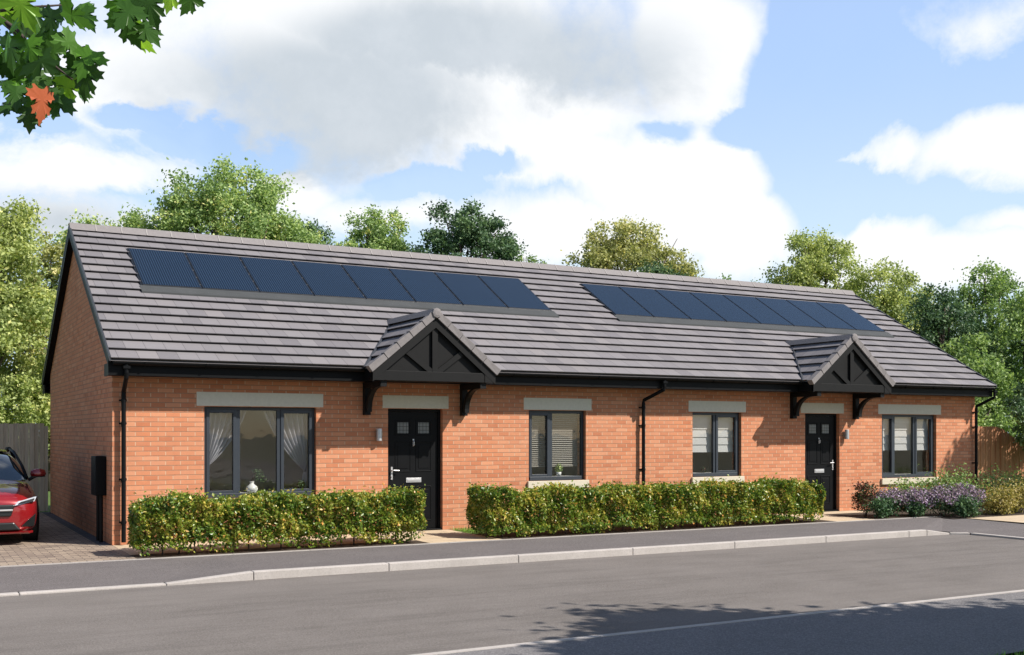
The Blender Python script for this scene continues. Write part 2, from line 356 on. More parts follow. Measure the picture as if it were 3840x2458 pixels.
def kseg(p0, p1, z0, z1, w=.125):
    a, c = Vector(p0), Vector(p1); d = (c - a).normalized(); nrm = Vector((-d.y, d.x)) * w; a = a + d * .003; c = c - d * .003
    b.hexa([(a.x, a.y, -.2), (c.x, c.y, -.2), (c.x + nrm.x, c.y + nrm.y, -.2), (a.x + nrm.x, a.y + nrm.y, -.2),
            (a.x, a.y, z0), (c.x, c.y, z1), (c.x + nrm.x, c.y + nrm.y, z1), (a.x + nrm.x, a.y + nrm.y, z0)])
xs = [-8 + i * 1.59 for i in range(6)]
for i in range(5): kseg((xs[i], -4.15), (xs[i + 1], -4.15), -.075, -.075)
kseg((-30, -4.15), (-8, -4.15), -.075, -.075)
kseg((-.05, -4.15), (.99, -4.15), -.075, .004)
for x0, x1 in ((.99, 2.78), (2.78, 4.72), (4.72, 6.66), (6.66, 8.6), (8.6, 10.54), (10.54, 12.5), (12.5, 12.95)): kseg((x0, -4.15), (x1, -4.15), .004, .004)
kseg((12.95, -4.15), (13.5, -4.18), .004, -.07); kseg((13.5, -4.18), (13.76, -4.4), -.066, -.066)
yy = -4.4
while yy > -20: kseg((13.76, yy), (13.76, yy - 1.9), -.066, -.066); yy -= 1.9
tag(b.build('kerb', M['kerb'], bevel=.012), kind='structure')
b = MB()
for i in range(30): b.box(-45 + i * 1.83 + .004, -45 + (i + 1) * 1.83 - .004, -9.42, -9.34, -.2, -.082)
tag(b.build('kerb', M['kerb']), kind='structure')
b = MB()
for i in range(32): b.box(-20 + i * 1.12 + .003, min(-20 + (i + 1) * 1.12, 15.85) - .003, -2.10, -2.05, -.1, .006)
tag(b.build('kerb', M['edge']), kind='structure')
rect('driveway_paving', -7.0, -.17, -2.05, 8.1, .0, M['blocks'])
sheet('driveway_edging', [(-.17, .05), (.0, .05), (.0, 8.1), (-.17, 8.1)], .003, M['bluebrick'])
sheet('driveway_edging', [(-.17, -2.05), (.06, -2.05), (.0, .05), (-.17, .05)], .003, M['blocks'])
rect('path', .0, 5.62, -1.50, .0, .004, M['flags'])
rect('path', 4.35, 5.62, -2.05, -1.50, .004, M['flags'])
rect('path', 12.95, 15.5, -2.05, .0, .004, M['flags'])
rect('path', 15.86, 24, -4.3, -2.65, .0, M['flags'])
rect('soil_bed', .0, 4.35, -2.05, -1.50, .004, M['soil'])
rect('soil_bed', 5.62, 12.95, -2.05, -1.0, .002, M['soil'])
rect('soil_bed', 14.0, 15.5, -2.04, -.6, .010, M['soil'])
rect('soil_bed', 15.5, 24, -2.65, .0, .0, M['soil'])

# ---------------------------------------------------------------- house
HX, HY = 19.5, 7.98
WT = .3
house = empty('brick_bungalow'); tag(house, 'long low red brick bungalow pair under one grey tiled roof with two black porch gables', 'house')
WIN = [  # x0,x1,z0,z1, mullion bands, sash sections
    (1.378, 3.213, .665, 2.125), (7.272, 8.517, .82, 2.125), (11.055, 12.319, .82, 2.125), (16.39, 18.164, .69, 2.125)]
DOOR = [(4.491, 5.526, 0, 2.125), (14.081, 15.089, 0, 2.125)]
ops = sorted(WIN + DOOR)
def wall_front():
    m = MB(); zt = 2.62
    zs = sorted({-.2, 0, zt} | {o[2] for o in ops} | {o[3] for o in ops}); xs = sorted({0, HX} | {o[0] for o in ops} | {o[1] for o in ops})
    for i in range(len(xs) - 1):
        for j in range(len(zs) - 1):
            cx, cz = (xs[i] + xs[i + 1]) / 2, (zs[j] + zs[j + 1]) / 2
            if any(o[0] < cx < o[1] and o[2] < cz < o[3] for o in ops): continue
            for yv, rv in ((0, 0), (WT, 1)):
                q = [(xs[i], yv, zs[j]), (xs[i + 1], yv, zs[j]), (xs[i + 1], yv, zs[j + 1]), (xs[i], yv, zs[j + 1])]
                m.face(q[::-1] if rv else q, 1 if rv else 0)
    for (x0, x1, z0, z1) in ops:
        m.face([(x0, 0, z0), (x0, 0, z1), (x0, WT, z1), (x0, WT, z0)]); m.face([(x1, 0, z0), (x1, WT, z0), (x1, WT, z1), (x1, 0, z1)])
        m.face([(x0, 0, z1), (x1, 0, z1), (x1, WT, z1), (x0, WT, z1)]); m.face([(x0, 0, z0), (x0, WT, z0), (x1, WT, z0), (x1, 0, z0)])
    return m
TAN = math.tan(R(30.77)); RY, RIDGE = 4.0, 5.50
def roofz(y): return RIDGE - TAN * abs(RY - y)
wall_front().build('wall', [M['brick'], M['plaster']], house)
for x0, x1 in ((0, WT), (HX - WT, HX)):        # gable walls
    m = MB(); prof = [(0, -.2), (HY, -.2), (HY, roofz(HY) - .1), (RY, roofz(RY) - .1), (0, roofz(0) - .1)]
    a = [(x0, y, z) for y, z in prof]; c = [(x1, y, z) for y, z in prof]
    m.face(a[::-1]); m.face(c, 1 if x0 == 0 else 0)
    if x0 > 0: m.m[0] = 1
    for k in range(5):
        k2 = (k + 1) % 5; m.face([a[k], a[k2], c[k2], c[k]])
    # keep the front return just behind the facade plane
    m.v = [(v[0] if not (v[0] in (0,)) else -.0015, v[1] + (.0015 if v[1] == 0 else 0), v[2]) for v in m.v]
    if x0 > 0: m.v = [(v[0] + (.0015 if v[0] == HX else 0), v[1], v[2]) for v in m.v]
    m.build('wall', [M['brick'], M['plaster']], house)
B(WT, HX - WT, HY - WT, HY, -.2, 2.6).build('wall', M['brick'], house)
m = MB()
for x in (6.2, 9.75, 13.3): m.box(x - .06, x + .06, WT, HY - WT, .02, 2.4)
for (x0, x1) in ((WT, 6.14), (6.26, 9.69), (9.81, 13.24), (13.36, HX - WT)): m.box(x0, x1, 2.2, 2.3, .02, 2.4)
m.box(WT, HX - WT, WT, HY - WT, 2.4, 2.5)
m.build('interior_partition', M['plaster'], house)
B(WT, HX - WT, WT, HY - WT, -.05, .02).build('floor_slab', M['carpet'], house)

# roof
def courses(m, O, U, V, N, ul, ur, g, n, k0=0, vtop=None, split=None):
    O, U, V, N = Vector(O), Vector(U), Vector(V), Vector(N)
    def P(u, v, h): return O + U * u + V * v + N * h
    for k in range(n):
        v0, v1 = k * g, (k + 1) * g + .05
        if vtop: v1 = min(v1, vtop)
        a0, b0, a1, b1 = ul(v0), ur(v0), ul(v1), ur(v1)
        if b0 - a0 < .02: continue
        h0, h1, th = .050, .001, .013
        st = 1
        for s_ in range(st):
            m.face([P(a0, v0, h0), P(b0, v0, h0), P(b1, v1, h1), P(a1, v1, h1)], 0, [(a0, k + k0 + .01), (b0, k + k0 + .01), (b1, k + k0 + .95), (a1, k + k0 + .95)])
        m.face([P(a0, v0, h0 - th), P(b0, v0, h0 - th), P(b0, v0, h0), P(a0, v0, h0)], 0, [(a0, k + k0 + .01), (b0, k + k0 + .01), (b0, k + k0 + .02), (a0, k + k0 + .02)])
        m.face([P(a0, v0, h0 - th), P(a0, v0 + .09, .004), P(b0, v0 + .09, .004), P(b0, v0, h0 - th)], 1)
        for (q0, q1, rv) in ((a0, a1, 0), (b0, b1, 1)):
            m.face([P(q0, v0, 0), P(q0, v0, h0), P(q1, v1, h1)], 1)
c30, s30 = math.cos(R(30.77)), math.sin(R(30.77))
EY = -.50; SL = (RY - EY) / c30; NC = 16; G = SL / 16.35
m = MB()
for sgn in (1, -1):
    O = (0, EY, roofz(EY) - .045) if sgn > 0 else (0, 2 * RY - EY, roofz(EY) - .045)
    courses(m, O, (1, 0, 0), (0, sgn * c30, s30), (0, -sgn * s30, c30), lambda v: -.10, lambda v: HX + .10, G, 17, vtop=SL)
O = roofz(EY) - .052
m.face([(-.1, EY, O), (HX + .1, EY, O), (HX + .1, RY, RIDGE - .052), (-.1, RY, RIDGE - .052)], 1)
m.face([(-.1, 2 * RY - EY, O), (-.1, RY, RIDGE - .052), (HX + .1, RY, RIDGE - .052), (HX + .1, 2 * RY - EY, O)], 1)
roof = m.build('roof', [M['tile'], M['tile_edge']], house)
m = MB(); x = -.12; i = 0                       # ridge tiles with pale unions
while x < HX + .1:
    x1 = min(x + .45, HX + .12)
    a = [(x + .002, RY - .17, RIDGE - .095), (x + .002, RY - .05, RIDGE + .045), (x + .002, RY + .05, RIDGE + .045), (x + .002, RY + .17, RIDGE - .095)]
    c = [(x1 - .002, p[1], p[2]) for p in a]
    for k in range(3): m.face([a[k], c[k], c[k + 1], a[k + 1]], 0)
    m.face(a); m.face(c[::-1]); m.face([a[0], a[3], c[3], c[0]], 0)
    if x1 < HX:
        e = .004; q = [(x1 - .009, p[1] + (p[1] - RY) * .05, p[2] + e) for p in a]; r_ = [(x1 + .009, p[1], p[2]) for p in q]
        for k in range(3): m.face([q[k], r_[k], r_[k + 1], q[k + 1]], 1)
        m.face(q, 1); m.face(r_[::-1], 1)
    x = x1
m.build('ridge_tiles', [M['tile_edge'], M['clip']], roof)
def slope_box(m, x0, x1, y0, y1, lo, hi, mi=0):
    m.hexa([(x0, y0, roofz(y0) + lo), (x1, y0, roofz(y0) + lo), (x1, y1, roofz(y1) + lo), (x0, y1, roofz(y1) + lo),
            (x0, y0, roofz(y0) + hi), (x1, y0, roofz(y0) + hi), (x1, y1, roofz(y1) + hi), (x0, y1, roofz(y1) + hi)], mi)
for x0, x1, n_ in ((-.125, -.098, 'l'), (HX + .098, HX + .125, 'r')):
    m = MB(); slope_box(m, x0, x1, EY - .01, RY - .003, -.05, .018); slope_box(m, x0, x1, RY + .003, 2 * RY - EY + .01, -.05, .018)
    m.build('verge_trim', M['trim'], roof)
for xa, xb, xc, xd in ((-.12, -.09, -.09, -.002), (HX + .09, HX + .12, HX + .002, HX + .09)):
    m = MB(); slope_box(m, xa, xb, -.39, RY, -.20, -.052); slope_box(m, xa, xb, RY, 2 * RY + .39, -.20, -.052)
    slope_box(m, xc, xd, -.38, RY, -.19, -.165); slope_box(m, xc, xd, RY, 2 * RY + .38, -.19, -.165)
    m.build('barge_board', M['black'], house)
m = MB()
for s in (0, 1):
    f = (lambda y: y) if s == 0 else (lambda y: 2 * RY - y)
    for xa, xb in ((-.09, HX + .09),):
        m.box(xa, xb, f(-.39), f(-.37), 2.562, 2.77); m.box(xa, xb, f(-.37), f(-.003), 2.566, 2.578)
    for xa, xb in ((-.118, -.092), (HX + .092, HX + .118)): m.box(xa, xb, f(-.392), f(-.003), 2.558, 2.74)
m.build('fascia_board', M['black'], house)
def gutter(m, x0, x1, yc, zc, r=.055):
    n = 8; pr = [(yc + r * math.cos(math.pi + math.pi * k / n), zc + r * math.sin(math.pi + math.pi * k / n)) for k in range(n + 1)]
    pi_ = [(yc + (r - .006) * math.cos(math.pi + math.pi * k / n), zc + (r - .006) * math.sin(math.pi + math.pi * k / n)) for k in range(n + 1)]
    for k in range(n):
        m.face([(x0, *pr[k]), (x1, *pr[k]), (x1, *pr[k + 1]), (x0, *pr[k + 1])]); m.face([(x0, *pi_[k]), (x0, *pi_[k + 1]), (x1, *pi_[k + 1]), (x1, *pi_[k])])
    for xe in (x0, x1): m.face([(xe, *p) for p in pr])
    m.face([(x0, *pr[0]), (x0, *pi_[0]), (x1, *pi_[0]), (x1, *pr[0])]); m.face([(x0, *pr[-1]), (x1, *pr[-1]), (x1, *pi_[-1]), (x0, *pi_[-1])])
m = MB()
for xa, xb in ((-.06, 3.95), (6.05, 13.55), (15.65, HX + .1)): gutter(m, xa, xb, -.447, 2.765)
gutter(m, -.06, HX + .1, 2 * RY + .447, 2.765)
x = .4
while x < HX:
    if not (3.9 < x < 6.1 or 13.5 < x < 15.7): m.tube([(x, -.505, 2.768), (x, -.50, 2.735), (x, -.47, 2.704), (x, -.43, 2.702), (x, -.39, 2.73)], .007, 6)
    x += .9
m.build('gutter', M['black'], house, smooth=False)
# solar panels, two rows of eight
PYb, PYt = 1.82, 3.195
for row, X0 in ((0, .766), (1, 10.434)):
    for i in range(8):
        x0 = X0 + i * 1.011 + .012; x1 = X0 + (i + 1) * 1.011 - .012
        m = MB(); slope_box(m, x0, x1, PYb, PYt, -.03, .022); o = m.build('solar_panel', M['panel_frame'], house, bevel=.003)
        q = MB(); f_ = .014
        q.face([(x0 + f_, PYb + f_, roofz(PYb + f_) + .0245), (x1 - f_, PYb + f_, roofz(PYb + f_) + .0245), (x1 - f_, PYt - f_, roofz(PYt - f_) + .0245), (x0 + f_, PYt - f_, roofz(PYt - f_) + .0245)],
               0, [(0, 0), (1, 0), (1, 1.6), (0, 1.6)])
        q.build('cell_glass', M['panel'], o)
    m = MB(); slope_box(m, X0 - .015, X0 + 8 * 1.011 + .015, PYb - .012, PYt + .012, -.035, .010); m.build('panel_tray', M['panel_frame'], house)
    m = MB(); slope_box(m, X0 - .04, X0 + 8 * 1.011 + .05, PYb - .225, PYb - .015, -.03, .013); m.build('flashing', M['flash'], house)

# lintels and sills
for (x0, x1) in ((1.258, 3.333), (7.165, 8.643), (10.954, 12.44), (16.273, 18.317), (4.393, 5.64), (13.959, 15.217)):
    B(x0, x1, -.006, .09, 2.132, 2.353).build('lintel', M['lintel'], house, bevel=.004)
for (x0, x1, z0, z1) in WIN:
    B(x0 - .035, x1 + .045, -.05, .075, z0 - .135, z0 - .001).build('sill', M['sill'], house, bevel=.005)

# windows
def window(x0, x1, z0, z1, muls, sashes):
    fr = MB(); y0, y1 = .075, .145; w = .055
    for a, c in ((x0 + .003, x0 + w), (x1 - w, x1 - .003)): fr.box(a, c, y0, y1, z0 + .003, z1 - .003)
    fr.box(x0 + w, x1 - w, y0, y1, z1 - w, z1 - .003); fr.box(x0 + w, x1 - w, y0 - .02, y1, z0 + .003, z0 + .075)
    for c in muls: fr.box(c - .035, c + .035, y0 + .002, y1, z0 + .075, z1 - w)
    f = fr.build('window', M['anthracite'], house, bevel=.004)
    edges = [x0 + w] + [c + s * .035 for c in muls for s in (-1, 1)] + [x1 - w]
    for k in range(len(edges) // 2):
        a, c = edges[2 * k], edges[2 * k + 1]; lo, hi = z0 + .075, z1 - w
        if k in sashes:
            s = MB(); q = .045; ya, yb = y0 - .014, y0 + .05
            s.box(a - .008, a + q, ya, yb, lo - .008, hi + .008); s.box(c - q, c + .008, ya, yb, lo - .008, hi + .008)
            s.box(a + q, c - q, ya, yb, lo - .008, lo + q); s.box(a + q, c - q, ya, yb, hi - q, hi + .008)
            s.build('sash', M['anthracite'], f, bevel=.004)
            a, c, lo, hi = a + q, c - q, lo + q, hi - q
        g = MB(); g.box(a + .001, c - .001, .104, .110, lo + .001, hi - .001); g.build('glass', M['glass'], f)
    B(x0 + .004, x1 - .004, .15, .36, z0 + .05, z0 + .075).build('window_board', M['whitepl'], f)
    return f
window(*WIN[0], [1.93, 2.605], (0, 2)); window(*WIN[1], [7.785], (0,)); window(*WIN[2], [11.68], (1,)); window(*WIN[3], [16.85, 17.515], (0, 2))

# doors
def door(x0, x1, z0, z1, hinge):
    fr = MB(); y0, y1 = .085, .155; w = .05
    fr.box(x0 + .003, x0 + w, y0, y1, .01, z1 - .003); fr.box(x1 - w, x1 - .003, y0, y1, .01, z1 - .003); fr.box(x0 + w, x1 - w, y0, y1, z1 - w, z1 - .003)
    fr.box(x0 + .003, x1 - .003, .02, y1, .004, .03)
    d = fr.build('door', M['black'], house, bevel=.004)
    a, c = x0 + w + .004, x1 - w - .004; W = c - a; X = lambda f: a + W * f
    lf = MB(); lf.box(a, c, .105, .145, .035, z1 - w - .004)
    for fa, fc in ((.13, .45), (.55, .87)):      # raised mouldings round each panel
        for za, zb in ((1.66, 1.93), (1.03, 1.56), (.17, .78)):
            t_ = .016; xa, xb = X(fa), X(fc)
            lf.box(xa, xb, .097, .105, zb - t_, zb); lf.box(xa, xb, .097, .105, za, za + t_)
            lf.box(xa, xa + t_, .097, .105, za + t_, zb - t_); lf.box(xb - t_, xb, .097, .105, za + t_, zb - t_)
            if za < 1.6: lf.box(xa + .05, xb - .05, .099, .105, za + .06, zb - .06)
    lf.build('door_leaf', M['black'], d, bevel=.003)
    for fa, fc in ((.18, .40), (.60, .82)): B(X(fa), X(fc), .102, .1045, 1.70, 1.89).build('door_glass', M['frost'], d)
    k = MB(); k.tube([(X(.5), .09, 1.575), (X(.5), .072, 1.545), (X(.5), .075, 1.50), (X(.5), .09, 1.485)], [.012, .014, .012, .010], 8); k.box(X(.5) - .014, X(.5) + .014, .098, .105, 1.475, 1.60); k.build('door_knocker', M['steel'], d, smooth=False)
    lp = MB(); lp.box(X(.35), X(.66), .093, .105, .845, .925); lp.box(X(.37), X(.64), .088, .093, .865, .905); lp.build('letter_plate', M['steel'], d, bevel=.002)
    hx = X(.06) if hinge == 'r' else X(.94); s = 1 if hinge == 'r' else -1
    h = MB(); h.box(hx - .016, hx + .016, .092, .105, .90, 1.12); h.tube([(hx, .095, 1.06), (hx, .055, 1.06), (hx + s * .02, .05, 1.06), (hx + s * .12, .05, 1.055)], .011, 8); h.lathe([(0.012, 0), (.012, .01)], (hx, .092, .95), 10, 'y')
    h.build('door_handle', M['steel'], d)
door(*DOOR[0], 'r'); door(*DOOR[1], 'l')

# porches
def porch(X):
    H = 1.125; ZA, ZE = 3.69, 2.765; tn = (ZA - ZE) / H; an = math.atan(tn); ca, sa = math.cos(an), math.sin(an); YF = -.86
    p = MB(); g = H / ca / 5
    def yv(d): z = ZA - tn * d; return RY - (RIDGE - z) / TAN
    for s in (-1, 1):
        O = (X + s * H, YF, ZE); nrm = (s * sa, 0, ca)
        if s < 0: courses(p, O, (0, 1, 0), (ca, 0, sa), nrm, lambda v: .0, lambda v: yv(H - v * ca) - YF + .12, g, 5, k0=40, vtop=H / ca)
        else: courses(p, O, (0, 1, 0), (-ca, 0, sa), nrm, lambda v: .0, lambda v: yv(H - v * ca) - YF + .12, g, 5, k0=60, vtop=H / ca)
        e = (X + s * H, ZE - .006)
        p.face([(e[0], YF, e[1]), (X, YF, ZA - .006), (X, yv(0) + .1, ZA - .006), (e[0], yv(H) + .1, e[1])], 1)
    r = p.build('porch_roof', [M['tile'], M['tile_edge']], house)
    # valley edges in lead where the porch meets the main slope
    v = MB()
    for s in (-1, 1):
        a = Vector((X + s * (H + .02), yv(H) , roofz(yv(H)) + .035)); b_ = Vector((X, yv(0), roofz(yv(0)) + .035)); d = (b_ - a).normalized()
        w = Vector((s * .045, -.01, -.008)) ; v.face([a + w, b_ + w, b_ - w * .3, a - w * .3])
        v.face([a - w * .3, b_ - w * .3, b_ - w * .3 - Vector((0, 0, .05)), a - w * .3 - Vector((0, 0, .05))])
    v.build('valley_lead', M['trim'], r)
    # cloaked verge units down each rake, butted with small steps
    q = MB()
    for s in (-1, 1):
        n = 5
        for k in range(n):
            d0, d1 = H * (1 - k / n) + (.045 if k == 0 else 0), H * (1 - (k + 1) / n) + .006
            d1 = max(d1, .05)
            st = .012 * (1 if k % 1 == 0 else 0)
            def Q(d, up, y): return (X + s * (d + sa * up * 1.0), y, ZA - tn * d + ca * up)
            u0, u1 = -.045, .062
            q.hexa([Q(d0, u0, YF - .02), Q(d1, u0, YF - .02), Q(d1, u0, YF + .11), Q(d0, u0, YF + .11), Q(d0, u1 + st, YF - .02 - st), Q(d1, u1, YF - .02), Q(d1, u1, YF + .11), Q(d0, u1 + st, YF + .11)])
    q.build('verge_tiles', M['tile_edge'], r, bevel=.004)
    q = MB(); ye = yv(-.02) + .18; y = YF - .005; za = ZA
    while y < ye - .02:
        y1 = min(y + .44, ye)
        a = [(X - .14, za - .03), (X - .05, za + .085), (X + .05, za + .085), (X + .14, za - .03)]
        A_ = [(x_, y + .002, z_) for x_, z_ in a]; C_ = [(x_, y1 - .002, z_) for x_, z_ in a]
        for k in range(3): q.face([A_[k], A_[k + 1], C_[k + 1], C_[k]])
        q.face(A_); q.face(C_[::-1]); y = y1
    q.lathe([(.04, .024), (.080, .016), (.088, 0), (.088, -.02)], (X, YF - .025, ZA + .012), 8, 'y')
    q.build('ridge_tiles', M['tile_edge'], r)
    # bargeboards, tie beam, king post, struts and recessed infill
    yb0, yb1 = YF + .012, YF + .05; zb = 2.565
    for s in (-1, 1):
        t = MB()
        up, lo = -.05, -.175
        def Z(d, o): return ZA - tn * d + o / ca
        t.hexa([(X + s * H, yb0, Z(H, lo)), (X, yb0, Z(0, lo)), (X, yb1, Z(0, lo)), (X + s * H, yb1, Z(H, lo)), (X + s * H, yb0, Z(H, up)), (X, yb0, Z(0, up)), (X, yb1, Z(0, up)), (X + s * H, yb1, Z(H, up))])
        xo, xi = X + s * (H + .0), X + s * (H - .2)   # squared foot of the barge
        t.hexa([(xo, yb0 + .003, zb), (xi, yb0 + .003, zb), (xi, yb1, zb), (xo, yb1, zb), (xo, yb0 + .003, Z(H, up) - .02), (xi, yb0 + .003, Z(H - .2, lo) + .02), (xi, yb1, Z(H - .2, lo) + .02), (xo, yb1, Z(H, up) - .02)])
        t.build('barge_board', M['black_wood'], r)
    t = MB(); t.box(X - H + .2, X + H - .2, yb0 + .012, yb0 + .11, zb, zb + .16)
    t.build('tie_beam', M['black_wood'], r, bevel=.004)
    t = MB(); t.box(X - .05, X + .05, yb0 + .032, yb0 + .0775, zb + .16, ZA - .23)
    for s in (-1, 1):
        a0, a1 = (X + s * .06, zb + .16), (X + s * .50, ZA - tn * .50 - .23); dx, dz = a1[0] - a0[0], a1[1] - a0[1]; ln = math.hypot(dx, dz); nx, nz = -dz / ln * .045, dx / ln * .045
        t.hexa([(a0[0] - nx, yb0 + .036, a0[1] - nz), (a1[0] - nx, yb0 + .036, a1[1] - nz), (a1[0] - nx, yb0 + .0775, a1[1] - nz), (a0[0] - nx, yb0 + .0775, a0[1] - nz),
                (a0[0] + nx, yb0 + .036, a0[1] + nz), (a1[0] + nx, yb0 + .036, a1[1] + nz), (a1[0] + nx, yb0 + .0775, a1[1] + nz), (a0[0] + nx, yb0 + .0775, a0[1] + nz)])
    t.build('king_post', M['black_wood'], r)
    t = MB(); yp = YF + .09
    t.face([(X - H + .08, yp, zb), (X + H - .08, yp, zb), (X + H - .08, yp, ZA - tn * (H - .08) - .06), (X, yp, ZA - .06), (X - H + .08, yp, ZA - tn * (H - .08) - .06)])
    t.build('gable_infill', M['black_wood'], r)
    t = MB(); t.box(X - H + .02, X + H - .02, yb1, -.39, zb + .004, zb + .016)
    for s in (-1, 1): t.box(X + s * (H - .02), X + s * (H - .045), yb1 + .001, -.40, zb + .017, ZE - .03)
    t.build('soffit', M['black'], r)
    for s in (-1, 1):
        t = MB(); xc = X + s * .915; hw = .055
        t.box(xc - hw, xc + hw, -.095, -.001, 2.01, 2.56); t.box(xc - hw, xc + hw, -.80, -.095, 2.465, 2.56)
        n = 9; o_, i_ = [], []
        for k in range(n + 1):
            a = math.pi / 2 * k / n; o_.append((-.095 - .40 * (1 - math.cos(a)), 2.10 + .37 * math.sin(a))); i_.append((-.095 - .085 * (1 - k / n) - .0 - (.40 + .06) * (1 - math.cos(a)) - .035 * (k / n), 2.06 + .375 * math.sin(a) + .03 * k / n))
        for k in range(n):
            A0, A1, C0, C1 = i_[k], i_[k + 1], o_[k], o_[k + 1]
            h = hw * .75
            t.hexa([(xc - h, A0[0], A0[1]), (xc + h, A0[0], A0[1]), (xc + h, C0[0], C0[1]), (xc - h, C0[0], C0[1]), (xc - h, A1[0], A1[1]), (xc + h, A1[0], A1[1]), (xc + h, C1[0], C1[1]), (xc - h, C1[0], C1[1])])
        t.build('porch_bracket', M['black_wood'], house)
porch(5.0); porch(14.62)

# downpipes
def downpipe(xt, xb, yt=-.447, zt=2.72, r=.034, zb=.05, kink=.2):
    m = MB()
    m.tube([(xt, yt, zt), (xt, yt, 2.60), (xt, yt + .01, 2.54), (xb, -.095, 2.54 - kink), (xb, -.085, 2.48 - kink), (xb, -.085, zb)], r, 12)
    for z in (2.40 - kink, 1.85, 1.0, .35):
        m.tube([(xb, -.085, z - .02), (xb, -.085, z + .02)], r + .007, 12); m.box(xb - .055, xb + .055, -.03, -.001, z - .012, z + .012)
    m.box(xt - .05, xt + .05, yt - .045, yt + .045, 2.66, 2.70)
    m.build('downpipe', M['black'], house)
downpipe(.13, .150); downpipe(10.02, 9.79); downpipe(19.62, 19.44)

# wall lights
for x in (4.30, 15.235):
    m = MB(); m.box(x - .03, x + .03, -.03, -.001, 1.62, 1.73); m.lathe([(.030, 0), (.046, .001), (.048, .01), (.048, .20), (.046, .208), (.030, .21)], (x, -.075, 1.57), 20)
    o = m.build('wall_light', M['steel'], house)
# meter cabinet with two pipes
mc = MB(); mc.box(-.165, -.004, .52, .985, .73, 1.345); mc.build('meter_box', M['black'], house, bevel=.012)
for y in (.60, .90):
    m = MB(); m.tube([(-.07, y, .74), (-.07, y, .0)], .028, 10); m.build('meter_pipe', M['black_wood'], house, smooth=False)

# ---------------------------------------------------------------- window dressings and sill objects
def fabric(name, c, tr=.35):
    m = bpy.data.materials.new(name); m.use_nodes = True; nt = m.node_tree; nt.nodes.clear(); t = NT(nt)
    d = t.n('ShaderNodeBsdfDiffuse', Color=c); q = t.n('ShaderNodeBsdfTranslucent', Color=c); mx = t.n('ShaderNodeMixShader'); mx.inputs[0].default_value = tr
    t.put(mx.inputs[1], d.outputs[0]); t.put(mx.inputs[2], q.outputs[0]); o = t.n('ShaderNodeOutputMaterial'); nt.links.new(mx.outputs[0], o.inputs[0]); return m
M['curtain'] = fabric('grey_curtain', (.55, .55, .60), .2); M['blind'] = fabric('white_blind', (.78, .78, .78), .2); M['slat'] = fabric('grey_slat', (.50, .47, .42), .1)
def curtain(x_far, x_tie, z_tie, label, tail):
    m = MB(); nf = 72; nv = 26; zt = 2.09; rows = []
    for j in range(nv + 1):
        z = zt + (z_tie - zt) * j / nv; g = (j / nv) ** 1.25; row = []
        for i in range(nf + 1):
            s = i / nf; xo = x_tie + (x_far - x_tie) * s; sp = (1 - g) + .07 * g
            x = x_tie + (xo - x_tie) * sp * 1.0; zz = z + s * .30 * g * (1 - .0) * 0
            y = .24 + .045 * math.sin(s * 2 * math.pi * 7 + .4 * math.sin(3 * z)) * (1 - .45 * g) + .01 * math.sin(s * 23)
            sag = -.0 if s < .5 else -(s - .5) * .25 * g * (1 - g) * 2
            row.append((x, y, zz + sag))
        rows.append(row)
    if tail:
        for j in range(1, 7):
            z = z_tie + (tail - z_tie) * j / 6; row = [(x_tie + (x_far - x_tie) * (i / nf) * (.07 + .09 * j / 6), .24 + .022 * math.sin(i / nf * 2 * math.pi * 9), z) for i in range(nf + 1)]; rows.append(row)
    b = 0
    for r_ in rows: m.v += r_
    W = nf + 1
    for j in range(len(rows) - 1):
        for i in range(nf): m.f.append((j * W + i, j * W + i + 1, (j + 1) * W + i + 1, (j + 1) * W + i)); m.m.append(0); m.uv += [(0., 0.)] * 4
    o = m.build('curtain', M['curtain'], smooth=True); tag(o, label, 'curtain', 'grey tied back curtains')
curtain(2.12, 1.45, 1.18, 'pale grey curtain tied back beside the end wall of the wide window', None)
curtain(2.38, 3.13, 1.08, 'pale grey curtain tied back beside the black porch side of the wide window', .75)
B(1.42, 3.17, .215, .235, 2.088, 2.108).build('curtain_pole', M['steel']).update_tag()
tag(bpy.data.objects['curtain_pole'], 'thin rail carrying the grey curtains above the wide window', 'curtain rail')
m = MB(); z = 2.05
while z > 1.10:
    m.hexa([(7.35, .19, z - .010), (8.45, .19, z - .010), (8.45, .225, z + .010), (7.35, .225, z + .010), (7.35, .19, z - .0085), (8.45, .19, z - .0085), (8.45, .225, z + .0115), (7.35, .225, z + .0115)]); z -= .036
m.box(7.35, 8.45, .185, .23, 2.055, 2.09); m.box(7.35, 8.45, .19, .225, 1.075, 1.09)
for x in (7.6, 8.2): m.tube([(x, .207, 1.08), (x, .207, 2.06)], .0015, 4)
tag(m.build('venetian_blind', M['slat']), 'grey slatted venetian blind half lowered over a small leafy pot plant', 'blind')
def roman(x0, x1, zb, label):
    m = MB(); n = 5; z = 2.09; h = (2.09 - zb) / n
    for k in range(n):
        za, zc = 2.09 - k * h, 2.09 - (k + 1) * h
        m.hexa([(x0, .175, zc), (x1, .175, zc), (x1, .182, zc), (x0, .182, zc), (x0, .19, za - .008), (x1, .19, za - .008), (x1, .197, za - .008), (x0, .197, za - .008)])
        m.box(x0, x1, .186, .196, za - .010, za)
    tag(m.build('roman_blind', M['blind']), label, 'blind', 'white roman blinds')
roman(11.13, 12.25, 1.315, 'white roman blind half drawn in the narrow two pane window')
roman(16.46, 18.10, 1.31, 'white roman blind half drawn in the three pane window above the lilac flowers')
M['vase'] = plain('white_ceramic', (.85, .85, .83), .3, var=.02)
SB = .665 + .0755
v = empty('vase', (2.20, .235, SB)); tag(v, 'white bulbous vase holding dark drooping sprigs on the window board', 'vase')
